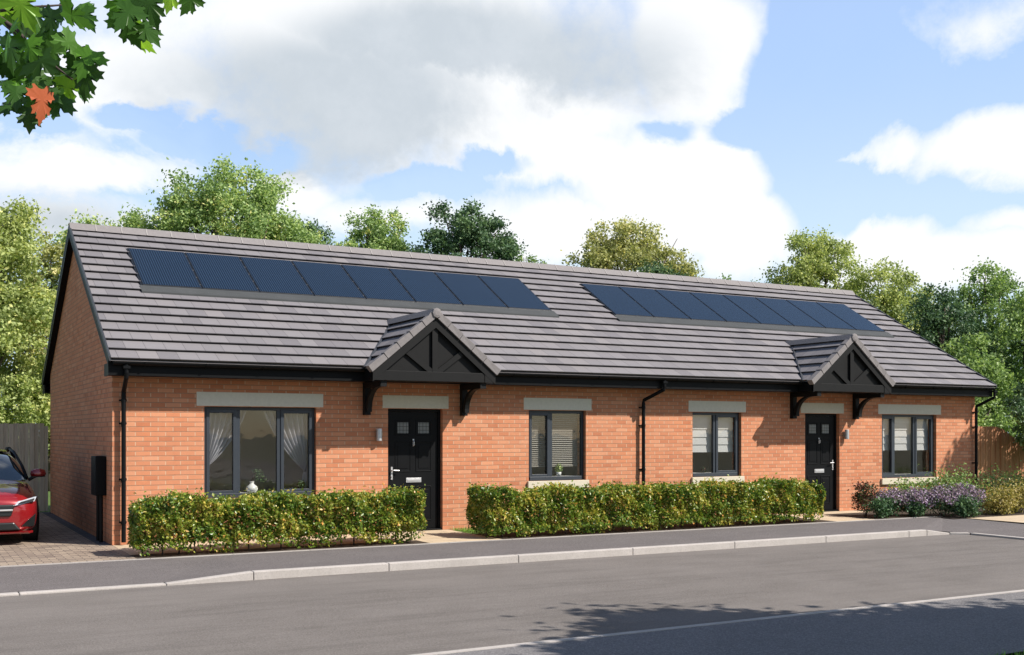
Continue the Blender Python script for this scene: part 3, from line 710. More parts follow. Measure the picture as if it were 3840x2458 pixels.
m = MB(); m.lathe([(.055, 0), (.085, .02), (.098, .055), (.085, .095), (.045, .125), (.034, .14), (.034, .165), (.042, .175), (.036, .175), (.028, .165), (.028, .14)], (0, 0, 0), 24); m.build('vase_body', M['vase'], v, smooth=True)
g = np.random.default_rng(4); m = MB(); pts = []
for k in range(7):
    dx = g.uniform(.06, .24); h = g.uniform(.1, .2); pl = [(0, 0, .16), (dx * .35, g.normal() * .01, .16 + h), (dx * .8, g.normal() * .02, .18 + h * .9), (dx, g.normal() * .02, .12 + h * .3)]; m.tube(pl, .003, 5)
    for _ in range(22): t_ = g.uniform(.4, 1); i = min(int(t_ * 3), 2); f = t_ * 3 - i; pts.append([pl[i][j] * (1 - f) + pl[i + 1][j] * f + g.normal() * .012 for j in range(3)])
m.build('stem', M['twig'], v); leaves('foliage', np.array(pts), .045, L['dark'], v, seed=5)
for (x, zb, lab, r_, s_, lm) in ((8.02, .82, 'small round leafy plant in a white pot on the window board', .085, 3, 'fresh'), (3.02, .665, 'small dark plant on the wide window board beneath the gathered curtain', .07, 6, 'dark'), (11.50, .82, 'tiny dark reddish ornament plant on the narrow window board', .045, 8, 'red')):
    e = empty('pot_plant', (x, .17 if x > 8 and x < 9 else .205, zb + .0755)); tag(e, lab, 'pot plant')
    m = MB(); m.lathe([(r_ * .45, 0), (r_ * .62, r_ * .9), (r_ * .55, r_ * .9), (r_ * .5, r_ * .75)], (0, 0, 0), 16); m.build('pot', M['vase'] if lm == 'fresh' else M['black_wood'], e, smooth=True)
    g = np.random.default_rng(s_); q = g.normal(size=(240, 3)); q /= np.linalg.norm(q, axis=1)[:, None]; q *= (g.uniform(0, 1, (240, 1)) ** .4) * r_; q[:, 2] = q[:, 2] * 1.1 + r_ * 1.75
    leaves('foliage', q, .03, L[lm], e, seed=s_)

# ---------------------------------------------------------------- fences
def fence(name, label, x0, x1, y, top, m_, side=-1):
    e = empty(name, ((x0 + x1) / 2, y, 0)); ox = (x0 + x1) / 2; tag(e, label, 'fence')
    m = MB(); x = x0; k = 0; g = random.Random(3)
    while x < x1:
        w = .1; xe = min(x + w - .003, x1); z = top((x + xe) / 2) + g.uniform(-.008, .008); yo = .014 if k % 2 else 0
        m.box(x - ox, xe - ox, -.012 - yo, .003 - yo, .02, z); x += w; k += 1
    m.build('fence_boards', m_, e)
    m = MB()
    for zf in (.3, .9, 1.5): m.box(x0 - ox, x1 - ox, .004, .05, zf * .9, zf * .9 + .07)
    m.build('fence_rail', m_, e)
    x = x0 + .05
    while x < x1:
        B(x - ox - .045, x - ox + .045, .05, .14, -.2, top(x) - .03).build('fence_post', m_, e); x += 1.83
fence('board_fence', 'weathered grey brown board fence closing the drive behind the red car', -8.5, -.02, 8.22, lambda x: 1.86 + .05 * (abs(x + 1.0) < .9), M['fence_grey'])
def ftop(x):
    a = min(max((x - 22.8) / 1.5, 0), 1); a = a * a * (3 - 2 * a); return 1.88 - .52 * a
fence('board_fence', 'reddish brown board fence with a dipping top beyond the last downpipe', 19.55, 30.5, 2.0, ftop, M['fence_red'])

# ---------------------------------------------------------------- hedges and planting
def hedge(x0, x1, y0, y1, z1, n, label, seed):
    e = empty('hedge', ((x0 + x1) / 2, (y0 + y1) / 2, 0)); tag(e, label, 'hedge', 'clipped hedges along the pavement')
    g = np.random.default_rng(seed); cx, cy = (x0 + x1) / 2, (y0 + y1) / 2
    # rounded box surface-biased sampling
    P = []
    while len(P) < n:
        q = g.uniform(-1, 1, 3); face = g.choice(5, p=[.05, .05, .36, .12, .42])
        d = abs(g.normal()) * .055
        if g.uniform() < .22:
            P.append((g.uniform(x0 + .12, x1 - .12) - cx, g.uniform(y0 + .12, y1 - .1) - cy, g.uniform(.16, z1 - .1))); continue
        if face == 0: x, y, z = x0 + d, g.uniform(y0, y1), g.uniform(.14, z1)
        elif face == 1: x, y, z = x1 - d, g.uniform(y0, y1), g.uniform(.14, z1)
        elif face == 2: x, y, z = g.uniform(x0, x1), y0 + d, g.uniform(.06, z1)
        elif face == 3: x, y, z = g.uniform(x0, x1), y1 - d, g.uniform(.14, z1)
        else: x, y, z = g.uniform(x0, x1), g.uniform(y0, y1), z1 - d
        if z < .17 and g.uniform() < .35 + .35 * math.sin(x * 9): continue
        # bumps
        bmp = .045 * math.sin(x * 5.1 + seed) + .032 * math.sin(x * 11.7 + y * 5) + .03 * math.sin(z * 15 + x * 4) + .02 * math.sin(x * 31 + z * 9)
        ex, ez = min(x - x0, x1 - x), z1 - z; ey = min(y - y0, y1 - y)
        r = .13
        if ex < r and ez < r and math.hypot(r - ex, r - ez) > r: continue
        if ex < r and ey < r and math.hypot(r - ex, r - ey) > r: continue
        if ey < r and ez < r and math.hypot(r - ey, r - ez) > r * 1.1: continue
        sy = -1 if y < cy else 1
        P.append((x - cx + g.normal() * .012, y - cy + sy * bmp, z + bmp * .8 + (abs(g.normal()) * .05 if g.uniform() < .12 else 0)))
    P = np.array(P)
    cl = .5 + .22 * np.sin(P[:, 0] * 5.3 + seed) * np.cos(P[:, 2] * 9 + P[:, 0] * 2) + g.normal(0, .2, len(P))
    leaves('foliage', P, .054, L['hedge'], e, up=.3, seed=seed, aspect=.6, rndc=np.where(g.uniform(size=len(P)) < .07, g.uniform(.9, 1, len(P)), np.clip(cl, 0, .9)))
    m = MB(); x = x0 + .12
    while x < x1 - .08:
        yb = y0 + .22 + g.uniform(0, .1) - cy; xx = x - cx
        m.tube([(xx, yb, 0), (xx + g.normal() * .02, yb + .02, .25)], [.012, .009], 6)
        for _ in range(4):
            a = g.normal(size=2) * .14; m.tube([(xx, yb, .12 + g.uniform(0, .1)), (xx + a[0] * .6, yb + abs(a[1]) * .5, .35), (xx + a[0], yb + abs(a[1]), z1 - .14)], [.007, .005, .002], 4)
        x += g.uniform(.2, .3)
    m.build('stem', M['twig'], e)
hedge(.0, 4.30, -1.98, -1.22, .76, 42000, 'clipped leafy green hedge beneath the wide curtained window', 11)
hedge(5.40, 12.72, -1.98, -1.16, .74, 70000, 'longer clipped leafy green hedge running between the two front doors', 23)

def shrub(name, label, cat, x, y, r, h, lm, n, leaf, seed, group=None, tops=None, tn=0, up=.2, base=0.02, shift=0):
    e = empty(name, (x, y, 0)); tag(e, label, cat, group); g = np.random.default_rng(seed)
    k = 16; out = []; rr = []
    for _ in range(k):
        q = g.normal(size=3); q /= np.linalg.norm(q); q *= g.uniform(.2, .85) ** .5
        c = np.array([q[0] * r, q[1] * r * .8, h * .52 + q[2] * h * .42]); s_ = r * g.uniform(.16, .32); m_ = n // k
        p = c + g.normal(size=(m_, 3)) * s_ * [1, 1, .9]; out.append(p); rr.append(g.normal(.5 + g.normal() * .12, .22, m_))
    P = np.concatenate(out); rr = np.concatenate(rr); ok = P[:, 2] > base; P, rr = P[ok], rr[ok]
    leaves('foliage', P, leaf, L[lm], e, seed=seed, rndc=np.clip(rr, 0, 1), up=up, shift=shift)
    if tops:
        a = g.uniform(0, 2 * math.pi, tn); rad = np.sqrt(g.uniform(0, 1, tn)); T = np.stack([np.cos(a) * rad * r * 1.25, np.sin(a) * rad * r * 1.0, h * (.98 - .38 * rad ** 2 + .10 * np.sin(a * 3 + seed)) + g.normal(0, .05, tn)], 1)
        leaves('flowers', T, leaf * .8, L[tops], e, seed=seed + 1, aspect=.9)
    m = MB()
    for _ in range(7):
        a = g.normal(size=2) * r * .4; m.tube([(a[0] * .15, a[1] * .15, 0), (a[0], a[1], h * .6)], [.008, .003], 4)
    m.build('stem', M['twig'], e)
shrub('shrub', 'upright dark shrub with reddish leaves beside the second door path', 'shrub', 14.34, -1.45, .27, .78, 'red', 1500, .05, 31)
shrub('lavender', 'feathery green tuft in front of the reddish shrub', 'plant', 14.35, -1.88, .26, .42, 'sage', 1300, .06, 32, up=0, base=.0)
FL = 'lilac flowering plants in the border'
shrub('flowering_plant', 'lilac flowering plant nearest the second door path', 'plant', 14.85, -1.62, .36, .50, 'sage', 1200, .05, 33, FL, 'purple', 1500)
shrub('flowering_plant', 'lilac flowering plant below the near end of the cream sill', 'plant', 15.35, -1.82, .36, .50, 'sage', 1200, .05, 34, FL, 'purple', 1600)
shrub('flowering_plant', 'dense pinkish lilac flowering plant in the middle of the border', 'plant', 15.92, -2.02, .40, .53, 'sage', 1200, .05, 35, FL, 'purple', 2100)
shrub('flowering_plant', 'tallest lilac flowering plant beside the yellow leaved bush', 'plant', 16.45, -2.10, .40, .56, 'sage', 1200, .05, 36, FL, 'purple', 1800)
shrub('lavender', 'bright green feathery tuft at the front of the border beside the yellow bush', 'plant', 16.0, -2.52, .26, .40, 'sage', 1300, .06, 37, up=0, base=.0, shift=.15)
shrub('lavender', 'small grey green tuft among the lilac flowers', 'plant', 15.15, -2.0, .2, .34, 'sage', 900, .05, 38, up=0, base=.0)
shrub('rose_bush', 'loose leafy bush under the cream window sill', 'shrub', 16.75, -.55, .50, .72, 'mid', 1800, .06, 39)
shrub('rose_bush', 'loose leafy bush against the brick between sill and last downpipe', 'shrub', 18.05, -.55, .72, .80, 'mid', 3000, .06, 40)
shrub('rose_bush', 'loose leafy bush in front of the reddish fence', 'shrub', 19.9, -.7, .75, .74, 'mid', 2800, .06, 41)
shrub('euonymus_bush', 'yellow variegated bush at the paved end of the border', 'shrub', 17.35, -2.2, .50, .62, 'yellow', 3200, .05, 42)
shrub('euonymus_bush', 'yellow variegated bush furthest along the border', 'shrub', 18.2, -2.1, .55, .64, 'yellow', 3200, .05, 43)

# ---------------------------------------------------------------- trees
tree('tree', 'yellow green tree behind the fence at the frame edge beside the gable', -1.3, 15.5, 8.3,
     [(0, 0, 5.9, 1.55, 1.5, 2.2), (1.0, .3, 7.2, .6, .6, .9), (-1.2, 0, 4.0, 1.6, 1.4, 2.2), (1.0, 0, 4.2, 1.3, 1.2, 1.9), (0.3, 0, 2.4, 2.1, 1.1, 1.3)], 'olive', 101, density=160)
tree('tree', 'yellow green tree with a lower rounded top touching the gable edge', 1.0, 17.6, 7.9,
     [(0, 0, 6.2, .85, 1.0, 1.5), (-.3, 0, 4.2, 1.3, 1.1, 1.8), (0, 0, 2.4, 1.5, 1.1, 1.4)], 'gold', 102, density=140)
tree('tree', 'low bushy tree rising just over the ridge beside the tallest tree', 2.95, 18.2, 8.6,
     [(.35, 0, 7.7, .8, .9, .95), (-.75, 0, 7.55, .75, .7, .75), (1.1, 0, 7.4, .8, .8, .9), (0, 0, 5.8, 1.8, 1.2, 1.3)], 'fresh', 103, density=112)
tree('tree', 'tallest bright green tree with three rounded tops above the first panels', 6.35, 16.8, 10.3,
     [(-.95, 0, 9.15, .85, 1.1, 1.1), (.35, 0, 9.05, .72, .9, 1.0), (1.25, 0, 8.75, .66, .8, 1.05), (-1.4, 0, 8.1, .75, .9, 1.0), (0, 0, 8.0, 1.95, 1.5, 1.15), (1.9, 0, 7.4, .9, .9, 1.0), (2.6, 0, 6.7, .8, .8, .9), (0, 0, 6.4, 2.3, 1.5, 1.3)], 'fresh', 104, density=135, clump=.34)
tree('tree', 'small dark tree low on the ridge between two lighter trees', 9.2, 17.3, 8.7,
     [(-.3, 0, 7.9, .4, .5, .65), (.35, 0, 7.8, .4, .5, .55), (0, 0, 7.0, 1.1, .9, .9)], 'dark', 105, density=112, clump=.26)
tree('tree', 'slender light green tree with pointed tops beside the dark round one', 11.5, 18.2, 9.9,
     [(-.2, 0, 8.55, .45, .5, 1.1), (.05, 0, 8.2, .7, .6, .8), (.75, 0, 8.45, .38, .5, 1.0), (.45, 0, 7.9, .7, .6, .9), (-.8, 0, 7.8, .55, .6, .6), (0.1, 0, 7.5, 1.1, .9, 1.0), (0, 0, 6.8, 1.2, .9, 1.0)], 'fresh', 106, density=112, clump=.26)
tree('tree', 'dark green round headed tree behind the middle of the ridge', 14.3, 16.6, 9.7,
     [(-.55, 0, 8.8, .6, .8, .85), (.15, 0, 8.9, .6, .8, .7), (.9, 0, 8.4, .65, .8, .75), (1.45, 0, 8.1, .4, .6, .6), (-1.2, 0, 7.8, .7, .8, .7), (0.1, 0, 7.6, 1.75, 1.3, 1.1), (0, 0, 6.7, 1.8, 1.3, .9)], 'dark', 107, density=112, clump=.27)
tree('tree', 'very small treetop just showing over the ridge beside the dark round tree', 18.3, 19.1, 8.7,
     [(-.15, 0, 8.25, .35, .4, .4), (.3, 0, 7.9, .35, .4, .4), (0, 0, 7.4, .6, .5, .5)], 'mid', 108, density=50, clump=.2)
tree('tree', 'golden olive broad tree above the gap between the panel rows', 20.6, 15.5, 9.6,
     [(-.9, 0, 8.6, .8, .8, .8), (.2, 0, 8.8, .75, .8, .75), (1.1, 0, 8.2, .85, .8, .75), (-1.7, 0, 7.6, .7, .7, .8), (1.95, 0, 7.4, .6, .7, .75), (0, 0, 7.6, 2.1, 1.4, 1.1), (0, 0, 6.6, 2.3, 1.4, .9)], 'gold', 109, density=112, clump=.30)
tree('tree', 'dark bushy tree in front of the golden olive one', 20.3, 14.0, 8.2,
     [(0, 0, 6.8, 1.35, .9, 1.0), (.9, 0, 6.3, .9, .8, .9), (0, 0, 5.6, 1.5, 1.0, 1.0)], 'dark', 110, density=112, clump=.27)
tree('tree', 'far low treetop peeping over the ridge beyond the second panel row', 29.0, 19.8, 8.7,
     [(-.6, 0, 8.0, .8, .6, .5), (.7, 0, 7.7, .8, .6, .5), (0, 0, 7.2, 1.6, .8, .6)], 'mid', 111, density=50, clump=.24)
tree('tree', 'olive tree with two rounded tops over the far end of the ridge', 28.0, 13.6, 9.4,
     [(-.75, 0, 8.5, .75, .8, .8), (.6, 0, 8.5, .75, .8, .75), (-1.3, 0, 7.6, .6, .7, .7), (0, 0, 7.3, 1.7, 1.3, 1.1), (0, 0, 6.0, 2.0, 1.3, 1.3)], 'olive', 112, density=120, clump=.30)
tree('tree', 'broad olive tree sloping down beyond the far roof verge', 29.6, 11.4, 8.3,
     [(-.6, 0, 7.1, .9, .9, .9), (.6, 0, 6.6, 1.1, 1.0, 1.0), (0, 0, 5.4, 1.8, 1.3, 1.4), (.6, -.8, 4.2, 1.6, 1.2, 1.3), (.9, -1.2, 5.0, 1.0, 1.0, 1.3)], 'olive', 113, density=105, clump=.31)
tree('tree', 'tall green tree with a pointed top rising from the dark trees', 31.9, 9.0, 8.0,
     [(-.1, 0, 7.2, .55, .6, .8), (.5, 0, 6.8, .55, .6, .8), (-.8, 0, 6.5, .6, .6, .6), (0, 0, 5.9, 1.3, 1.0, 1.0), (0, 0, 4.4, 1.8, 1.2, 1.4)], 'mid', 114, density=90, clump=.29)
tree('tree', 'dense dark green tree beyond the far corner of the house', 27.2, 7.4, 6.6,
     [(-.2, 0, 5.7, .6, .7, .8), (.5, 0, 5.4, .8, .8, .9), (0, 0, 4.4, 1.5, 1.2, 1.3), (.3, -.6, 3.0, 1.8, 1.2, 1.3), (-.9, .1, 3.3, 1.0, 1.0, 1.4)], 'dark', 115, density=120, clump=.30)
tree('tree', 'dense green tree filling the frame edge behind the reddish fence', 28.8, 5.2, 6.4,
     [(0.3, 0, 5.4, .9, .8, .9), (.9, 0, 4.9, 1.0, .9, 1.0), (0, 0, 4.0, 1.7, 1.2, 1.3), (-.3, 0, 2.6, 1.8, 1.1, 1.2)], 'mid', 116, density=120, clump=.30)
tree('tree', 'tall mid green tree at the frame edge behind the dense green one', 33.5, 5.2, 8.0,
     [(0, 0, 6.9, 1.0, .9, .9), (.8, 0, 6.2, 1.1, .9, 1.1), (0, 0, 5.2, 1.8, 1.2, 1.3), (0, 0, 3.4, 2.0, 1.2, 1.6)], 'mid', 121, density=110, clump=.32)
tree('tree', 'yellow green tree close behind the reddish fence', 24.9, 4.4, 4.6,
     [(0, 0, 3.7, .75, .7, .85), (-.5, 0, 3.0, .75, .7, .9), (.7, .2, 3.2, .9, .7, .9), (.2, 0, 2.2, 1.5, .8, .9)], 'mid', 117, density=120, clump=.25, leaf=.11, trunk_r=.09)
tree('tree', 'dark small leaved tree overhanging the top of the reddish fence', 23.5, 1.25, 3.1,
     [(0, 0, 2.45, .65, .5, .55), (.5, 0, 2.0, .7, .5, .55), (-.25, .1, 1.75, .45, .4, .4), (.7, .2, 1.3, .55, .4, .4)], 'dark', 118, density=110, clump=.18, leaf=.09, trunk_r=.05)
tree('street_tree', 'street tree across the road casting its shade on the near pavement', 9.9, -16.6, 6.6,
     [(-3.3, .8, 5.0, 2.3, 1.8, 1.0), (-1.7, .3, 5.2, 2.0, 1.6, 1.0), (-2.6, 3.0, 4.8, 1.25, 1.0, .5), (-.2, 1.25, 4.9, 2.7, 1.35, .7), (-1.9, 2.1, 4.8, 1.6, 1.1, .6), (1.2, -.2, 5.0, 1.8, 1.3, .9)], 'mid', 119, density=230, clump=.5, leaf=.2, group='street trees')
tree('street_tree', 'slim street tree shading the last bay of the brick wall', 22.6, -3.9, 6.4,
     [(0, 0, 5.3, .62, .65, 1.0), (.1, 0, 6.2, .4, .4, .5)], 'mid', 120, density=130, clump=.24, leaf=.14, group='street trees', trunk_r=.05)

# near maple at the kerb side, one limb reaching over the view
CR, CF = Vector((math.cos(R(29.034)), -math.sin(R(29.034)), 0)), Vector((math.sin(R(29.034)), math.cos(R(29.034)), 0))
cam_xy = Vector((-2.768, -17.453, 0))
def nb(r, f, z): return cam_xy + CR * r + CF * f + Vector((0, 0, z))
mp = empty('maple_tree'); tag(mp, 'maple tree whose leafy twigs with one orange leaf hang into the view', 'tree')
HALF = [(0, 0), (.10, -.02), (.22, -.12), (.30, -.10), (.27, -.01), (.36, .04), (.50, .02), (.44, .13), (.52, .22), (.40, .24), (.34, .34), (.22, .27), (.20, .33), (.29, .45), (.36, .47), (.30, .57), (.33, .68), (.22, .66), (.19, .60), (.15, .68), (.17, .78), (.09, .80), (.0, 1.0)]
def maple_leaves(name, items, material, parent, seed):
    g = np.random.default_rng(seed); V, F, Rn = [], [], []
    for (r, f, z, size, ang, tilt, yaw, rn) in items:
        b0 = len(V); c = nb(r, f, z)
        ax = CR * math.cos(yaw) + CF * math.sin(yaw); up = Vector((0, 0, 1)); nr = ax.cross(up).normalized()
        up2 = up * math.cos(tilt) + nr * math.sin(tilt); nr2 = ax.cross(up2)
        dx = ax * math.cos(ang) + up2 * math.sin(ang); dy = -ax * math.sin(ang) + up2 * math.cos(ang)
        cur = g.uniform(.12, .35); fold = g.uniform(.1, .5)
        for s in (1, -1):
            idx = []
            for (px, py) in HALF:
                q = c + dx * (s * px * size) + dy * ((py - .3) * size) + nr2 * (size * (-cur * (py - .3) ** 2 - fold * px * px * 1.0))
                idx.append(len(V)); V.append(tuple(q))
            mids = []
            for py in (.0, .15, .3, .45, .6, .8, 1.0): mids.append(py)
            # fan the half blade from the midrib in strips
            ctr = c + dy * ((.28 - .3) * size); ci = len(V); V.append(tuple(ctr))
            for k in range(len(HALF) - 1):
                F.append((ci, idx[k], idx[k + 1]) if s > 0 else (ci, idx[k + 1], idx[k])); Rn.append(rn + g.normal() * .02)
    me = bpy.data.meshes.new(name); me.from_pydata(V, [], F); me.update(); at = me.attributes.new('rnd', 'FLOAT', 'FACE'); at.data.foreach_set('value', [min(max(x, 0), 1) for x in Rn])
    me.materials.append(material); me.polygons.foreach_set('use_smooth', [True] * len(F)); o = bpy.data.objects.new(name, me); COL.objects.link(o); o.parent = parent; return o
g = np.random.default_rng(21)
def img(xs, ys, f=3.5):  # offsets of the twig tips measured from the standing point, metres
    return ((xs - 1920) / 4113.6 * f, f, 1.7 + (1625.6 - ys) / 4113.6 * f)
spots = [(20, 40), (80, 20), (60, 100), (130, 60), (150, 130), (190, 70), (230, 40), (270, 60), (300, 30), (320, 60), (110, 180), (40, 180), (20, 240), (90, 240), (150, 230), (200, 200), (130, 300), (60, 300), (10, 310), (180, 290), (230, 290), (250, 330), (200, 350), (120, 370), (60, 350), (210, 385), (110, 430), (300, 330), (320, 290), (290, 260), (90, 120), (180, 150), (30, 130), (170, 340), (30, 400), (120, 240), (520, 140), (480, 50), (280, 200), (330, 225), (250, 160), (-40, 60), (-50, 200), (-40, 330), (505, 60), (545, 110), (480, 90), (460, 15), (560, 20), (500, 5), (715, 2), (640, -15)]
items = []
for i, (a, c) in enumerate(spots):
    r_, f_, z_ = img(a, c, 3.5 + g.uniform(-.25, .3)); items.append((r_, f_, z_, g.uniform(.088, .128), math.pi + g.normal() * .55, g.normal() * .55, g.normal() * .55, float(np.clip(g.choice([.1, .25, .4, .65, .95], p=[.3, .27, .2, .13, .1]) + g.normal() * .05, 0, 1))))
# rest of the crown above and beside the frame
for i in range(170):
    f_ = 3.6 + g.normal() * .8; r_ = -3.1 + g.normal() * .75; z_ = 4.3 + g.normal() * .7
    if abs(r_ / f_) < .50 and z_ < 1.7 + .43 * f_: continue
    if abs(r_ / f_) < .53 and z_ < 3.4: continue
    items.append((r_, f_, z_, g.uniform(.11, .16), math.pi + g.normal() * .6, g.normal() * .8, g.uniform(0, 6.28), g.uniform(0, 1)))
maple_leaves('foliage', items, L['maple'], mp, 5)
r_, f_, z_ = img(158, 378, 3.22)
lf = maple_leaves('leaf', [(r_, f_, z_, .108, math.pi + .15, .15, 1.2, .5)], L['maple_red'], mp, 6); tag(lf, 'single orange red maple leaf')
m = MB()
def tp(a, c, f=3.5): return tuple(nb(*img(a, c, f)))
m.tube([nb(-3.4, 3.9, -.2), nb(-3.38, 3.9, 1.5), nb(-3.3, 3.85, 3.0), nb(-3.25, 3.8, 4.6)], [.13, .11, .09, .05], 10)
m.build('trunk', M['bark'], mp, smooth=True)
m = MB()
m.tube([nb(-3.3, 3.85, 2.9), nb(-2.4, 3.7, 3.05), tp(-40, 40), tp(60, 110), tp(130, 190), tp(220, 260), tp(272, 300)], [.03, .02, .010, .007, .006, .004, .003], 6)
m.tube([nb(-2.4, 3.7, 3.05), tp(0, 40), tp(90, 30), tp(230, 20)], [.012, .007, .005, .003], 5)
m.tube([tp(-20, 60), tp(60, 130), tp(130, 190)], [.006, .004, .003], 5)
m.tube([nb(-3.3, 3.85, 3.3), nb(-2.0, 3.6, 3.5), nb(-1.2, 3.5, 3.25), tp(500, 20)], [.02, .012, .006, .003], 5)
m.tube([nb(-2.0, 3.6, 3.5), nb(-1.0, 3.5, 3.3), tp(715, -25)], [.01, .006, .002], 5)
m.build('branch', M['twig'], mp, smooth=True)

# grass edge on the near verge
g = np.random.default_rng(9); n = 9000; P = np.stack([g.uniform(-6, 9, n), g.uniform(-13.2, -11.62, n), np.full(n, -.08)], 1)
tag(leaves('grass', P, .09, L['grass'], None, up=-.2, aspect=.12, seed=9, droop=-4), 'short green grass at the edge of the pavement', 'grass', None, 'stuff')
g = np.random.default_rng(10); n = 9000; P = np.stack([g.uniform(5.64, 12.9, n), g.uniform(-1.15, -.02, n), np.full(n, .02)], 1)
tag(leaves('grass', P, .06, L['grass'], None, up=-.2, aspect=.12, seed=10, droop=-4), 'short green grass between the longer hedge and the wall', 'grass', None, 'stuff')

# ---------------------------------------------------------------- red car on the drive
def car(cx, fy):
    M['carpaint'] = plain('metallic_red_paint', (.27, .008, .012), .24, metal=.25, spec=.6, coat=1.0, var=.03)
    M['tyre'] = plain('tyre_rubber', (.012, .012, .013), .8); M['rim'] = plain('alloy', (.5, .5, .52), .3, metal=1)
    M['lamp'] = plain('lamp_clear', (.62, .66, .72), .12, metal=.35, spec=.8, var=.25, vs=30); M['grille'] = plain('grille_black', (.012, .014, .015), .35)
    M['carglass'] = plain('car_glass', (.02, .03, .035), .05, spec=1.0, var=.02, coat=1)
    e = empty('parked_car', (cx, fy, 0)); tag(e, 'glossy red hatchback parked nose out on the block paved drive', 'car')
    S = [  # y, half width, z bottom, z crease, z top centre
        (0.00, .52, .30, .56, .62), (.03, .66, .22, .60, .70), (.12, .80, .19, .66, .77), (.32, .865, .18, .72, .84), (.62, .89, .18, .76, .90), (1.05, .90, .18, .82, .955), (1.35, .90, .18, .86, .98),
        (2.0, .90, .18, .90, 1.0), (3.0, .905, .18, .93, 1.0), (3.7, .90, .18, .95, 1.0), (4.15, .86, .22, .95, .99), (4.36, .78, .30, .90, .96), (4.42, .60, .40, .80, .86)]
    m = MB(); K = None
    for (y, w, zb, zc, zt) in S:
        h = [(0, zt), (.40 * w, zt - .004), (.76 * w, zt - .03), (.93 * w, zc + .02), (1.0 * w, zc - .07), (1.0 * w, (zb + zc) / 2), (.985 * w, zb + .12), (.93 * w, zb), (.5 * w, zb - .01), (0, zb - .01)]
        ring = [(x, y, z) for x, z in h] + [(-x, y, z) for x, z in h[-2:0:-1]]; K = len(ring); m.v += ring
    for i in range(len(S) - 1):
        for k in range(K): m.f.append((i * K + k, i * K + (k + 1) % K, (i + 1) * K + (k + 1) % K, (i + 1) * K + k)[::-1]); m.m.append(0); m.uv += [(0., 0.)] * 4
    for i, rv in ((0, False), (len(S) - 1, True)):
        idx = [i * K + k for k in range(K)]; m.f.append(tuple(idx[::-1] if rv else idx)); m.m.append(0); m.uv += [(0., 0.)] * K
    m.build('body', M['carpaint'], e, smooth=True, sub=2)
    G = [(1.18, .80, .96, .965), (1.55, .77, .98, 1.16), (2.0, .70, 1.0, 1.36), (2.35, .665, 1.0, 1.425), (3.0, .67, 1.0, 1.435), (3.6, .66, 1.0, 1.40), (4.0, .64, 1.0, 1.30), (4.28, .68, .99, 1.02)]
    m = MB()
    for (y, w, z0, zt) in G:
        wb = .83; h = [(0, zt), (.7 * w, zt - .012), (w * .93, zt - .05), (w + (wb - w) * .45, (zt + z0) / 2), (wb, z0 - .03)]
        ring = [(x, y, z) for x, z in h] + [(-x, y, z) for x, z in h[::-1][:-1]]; K = len(ring); m.v += ring
    for i in range(len(G) - 1):
        for k in range(K - 1): m.f.append((i * K + k, i * K + (k + 1) % K, (i + 1) * K + (k + 1) % K, (i + 1) * K + k)[::-1]); m.m.append(0); m.uv += [(0., 0.)] * 4
    m.build('windows', M['carglass'], e, smooth=True, sub=1)
    m = MB()    # painted roof skin and pillars
    m.v = []
    rp = [(2.2, .60, 1.415), (2.5, .63, 1.442), (3.1, .63, 1.448), (3.7, .61, 1.415), (4.05, .58, 1.33)]
    for y, w, z in rp: m.v += [(-w, y, z - .035), (-w * .6, y, z - .006), (0, y, z), (w * .6, y, z - .006), (w, y, z - .035)]
    for i in range(len(rp) - 1):
        for k in range(4): m.f.append((i * 5 + k, i * 5 + k + 1, i * 5 + k + 6, i * 5 + k + 5)); m.m.append(0); m.uv += [(0., 0.)] * 4
    m.build('roof', M['carpaint'], e, smooth=True)
    m = MB()
    for s in (-1, 1):
        m = MB(); m.tube([(s * .79, 1.22, .98), (s * .745, 1.62, 1.18), (s * .67, 2.05, 1.375), (s * .63, 2.4, 1.43)], .026, 6)
        m.tube([(s * .80, 2.75, 1.0), (s * .68, 2.80, 1.40)], .03, 6); m.tube([(s * .80, 4.05, 1.0), (s * .62, 3.95, 1.32), (s * .63, 3.0, 1.435), (s * .63, 2.4, 1.435)], .028, 6); m.build('pillar', M['black'], e, smooth=True)
    
    for s in (-1, 1):
        h = MB(); a = [(.50, -.005, .60), (.80, .135, .655), (.845, .27, .725), (.56, .07, .665)]      # lamp: slanted, sweeping back round the wing
        P = [(s * x, y - .035, z) for x, y, z in a]; Q = [(s * x * .97, y + .12, z) for x, y, z in a]
        h.hexa([P[0], P[1], Q[1], Q[0], P[3], P[2], Q[2], Q[3]], 0); h.build('headlight', M['lamp'], e, bevel=.012)
        k = MB(); mid = [(.56, .02, .632), (.79, .13, .672), (.80, .16, .70), (.60, .07, .655)]; P = [(s * x, y - .05, z) for x, y, z in mid]; Q = [(s * x, y + .01, z) for x, y, z in mid]
        k.hexa([P[0], P[1], Q[1], Q[0], P[3], P[2], Q[2], Q[3]]); k.build('headlight_lens', M['grille'], e, bevel=.004)
        v = MB(); v.hexa([(s * .60, .0, .28), (s * .80, .14, .27), (s * .80, .2, .27), (s * .60, .1, .28), (s * .68, .0, .36), (s * .82, .12, .47), (s * .82, .2, .47), (s * .68, .1, .36)]); v.build('side_intake', M['grille'], e, bevel=.01)
        mm = MB(); mm.lathe([(.01, -.13), (.06, -.12), (.085, -.05), (.085, .03), (.065, .09), (.01, .11)], (s * 1.0, 1.52, 1.03), 14, 'x'); mm.v = [(x, 1.52 + (y - 1.52) * .8, z if z > .995 else .995 + (z - .995) * .3) for x, y, z in mm.v]
        mo = mm.build('wing_mirror', M['carpaint'], e, smooth=True)
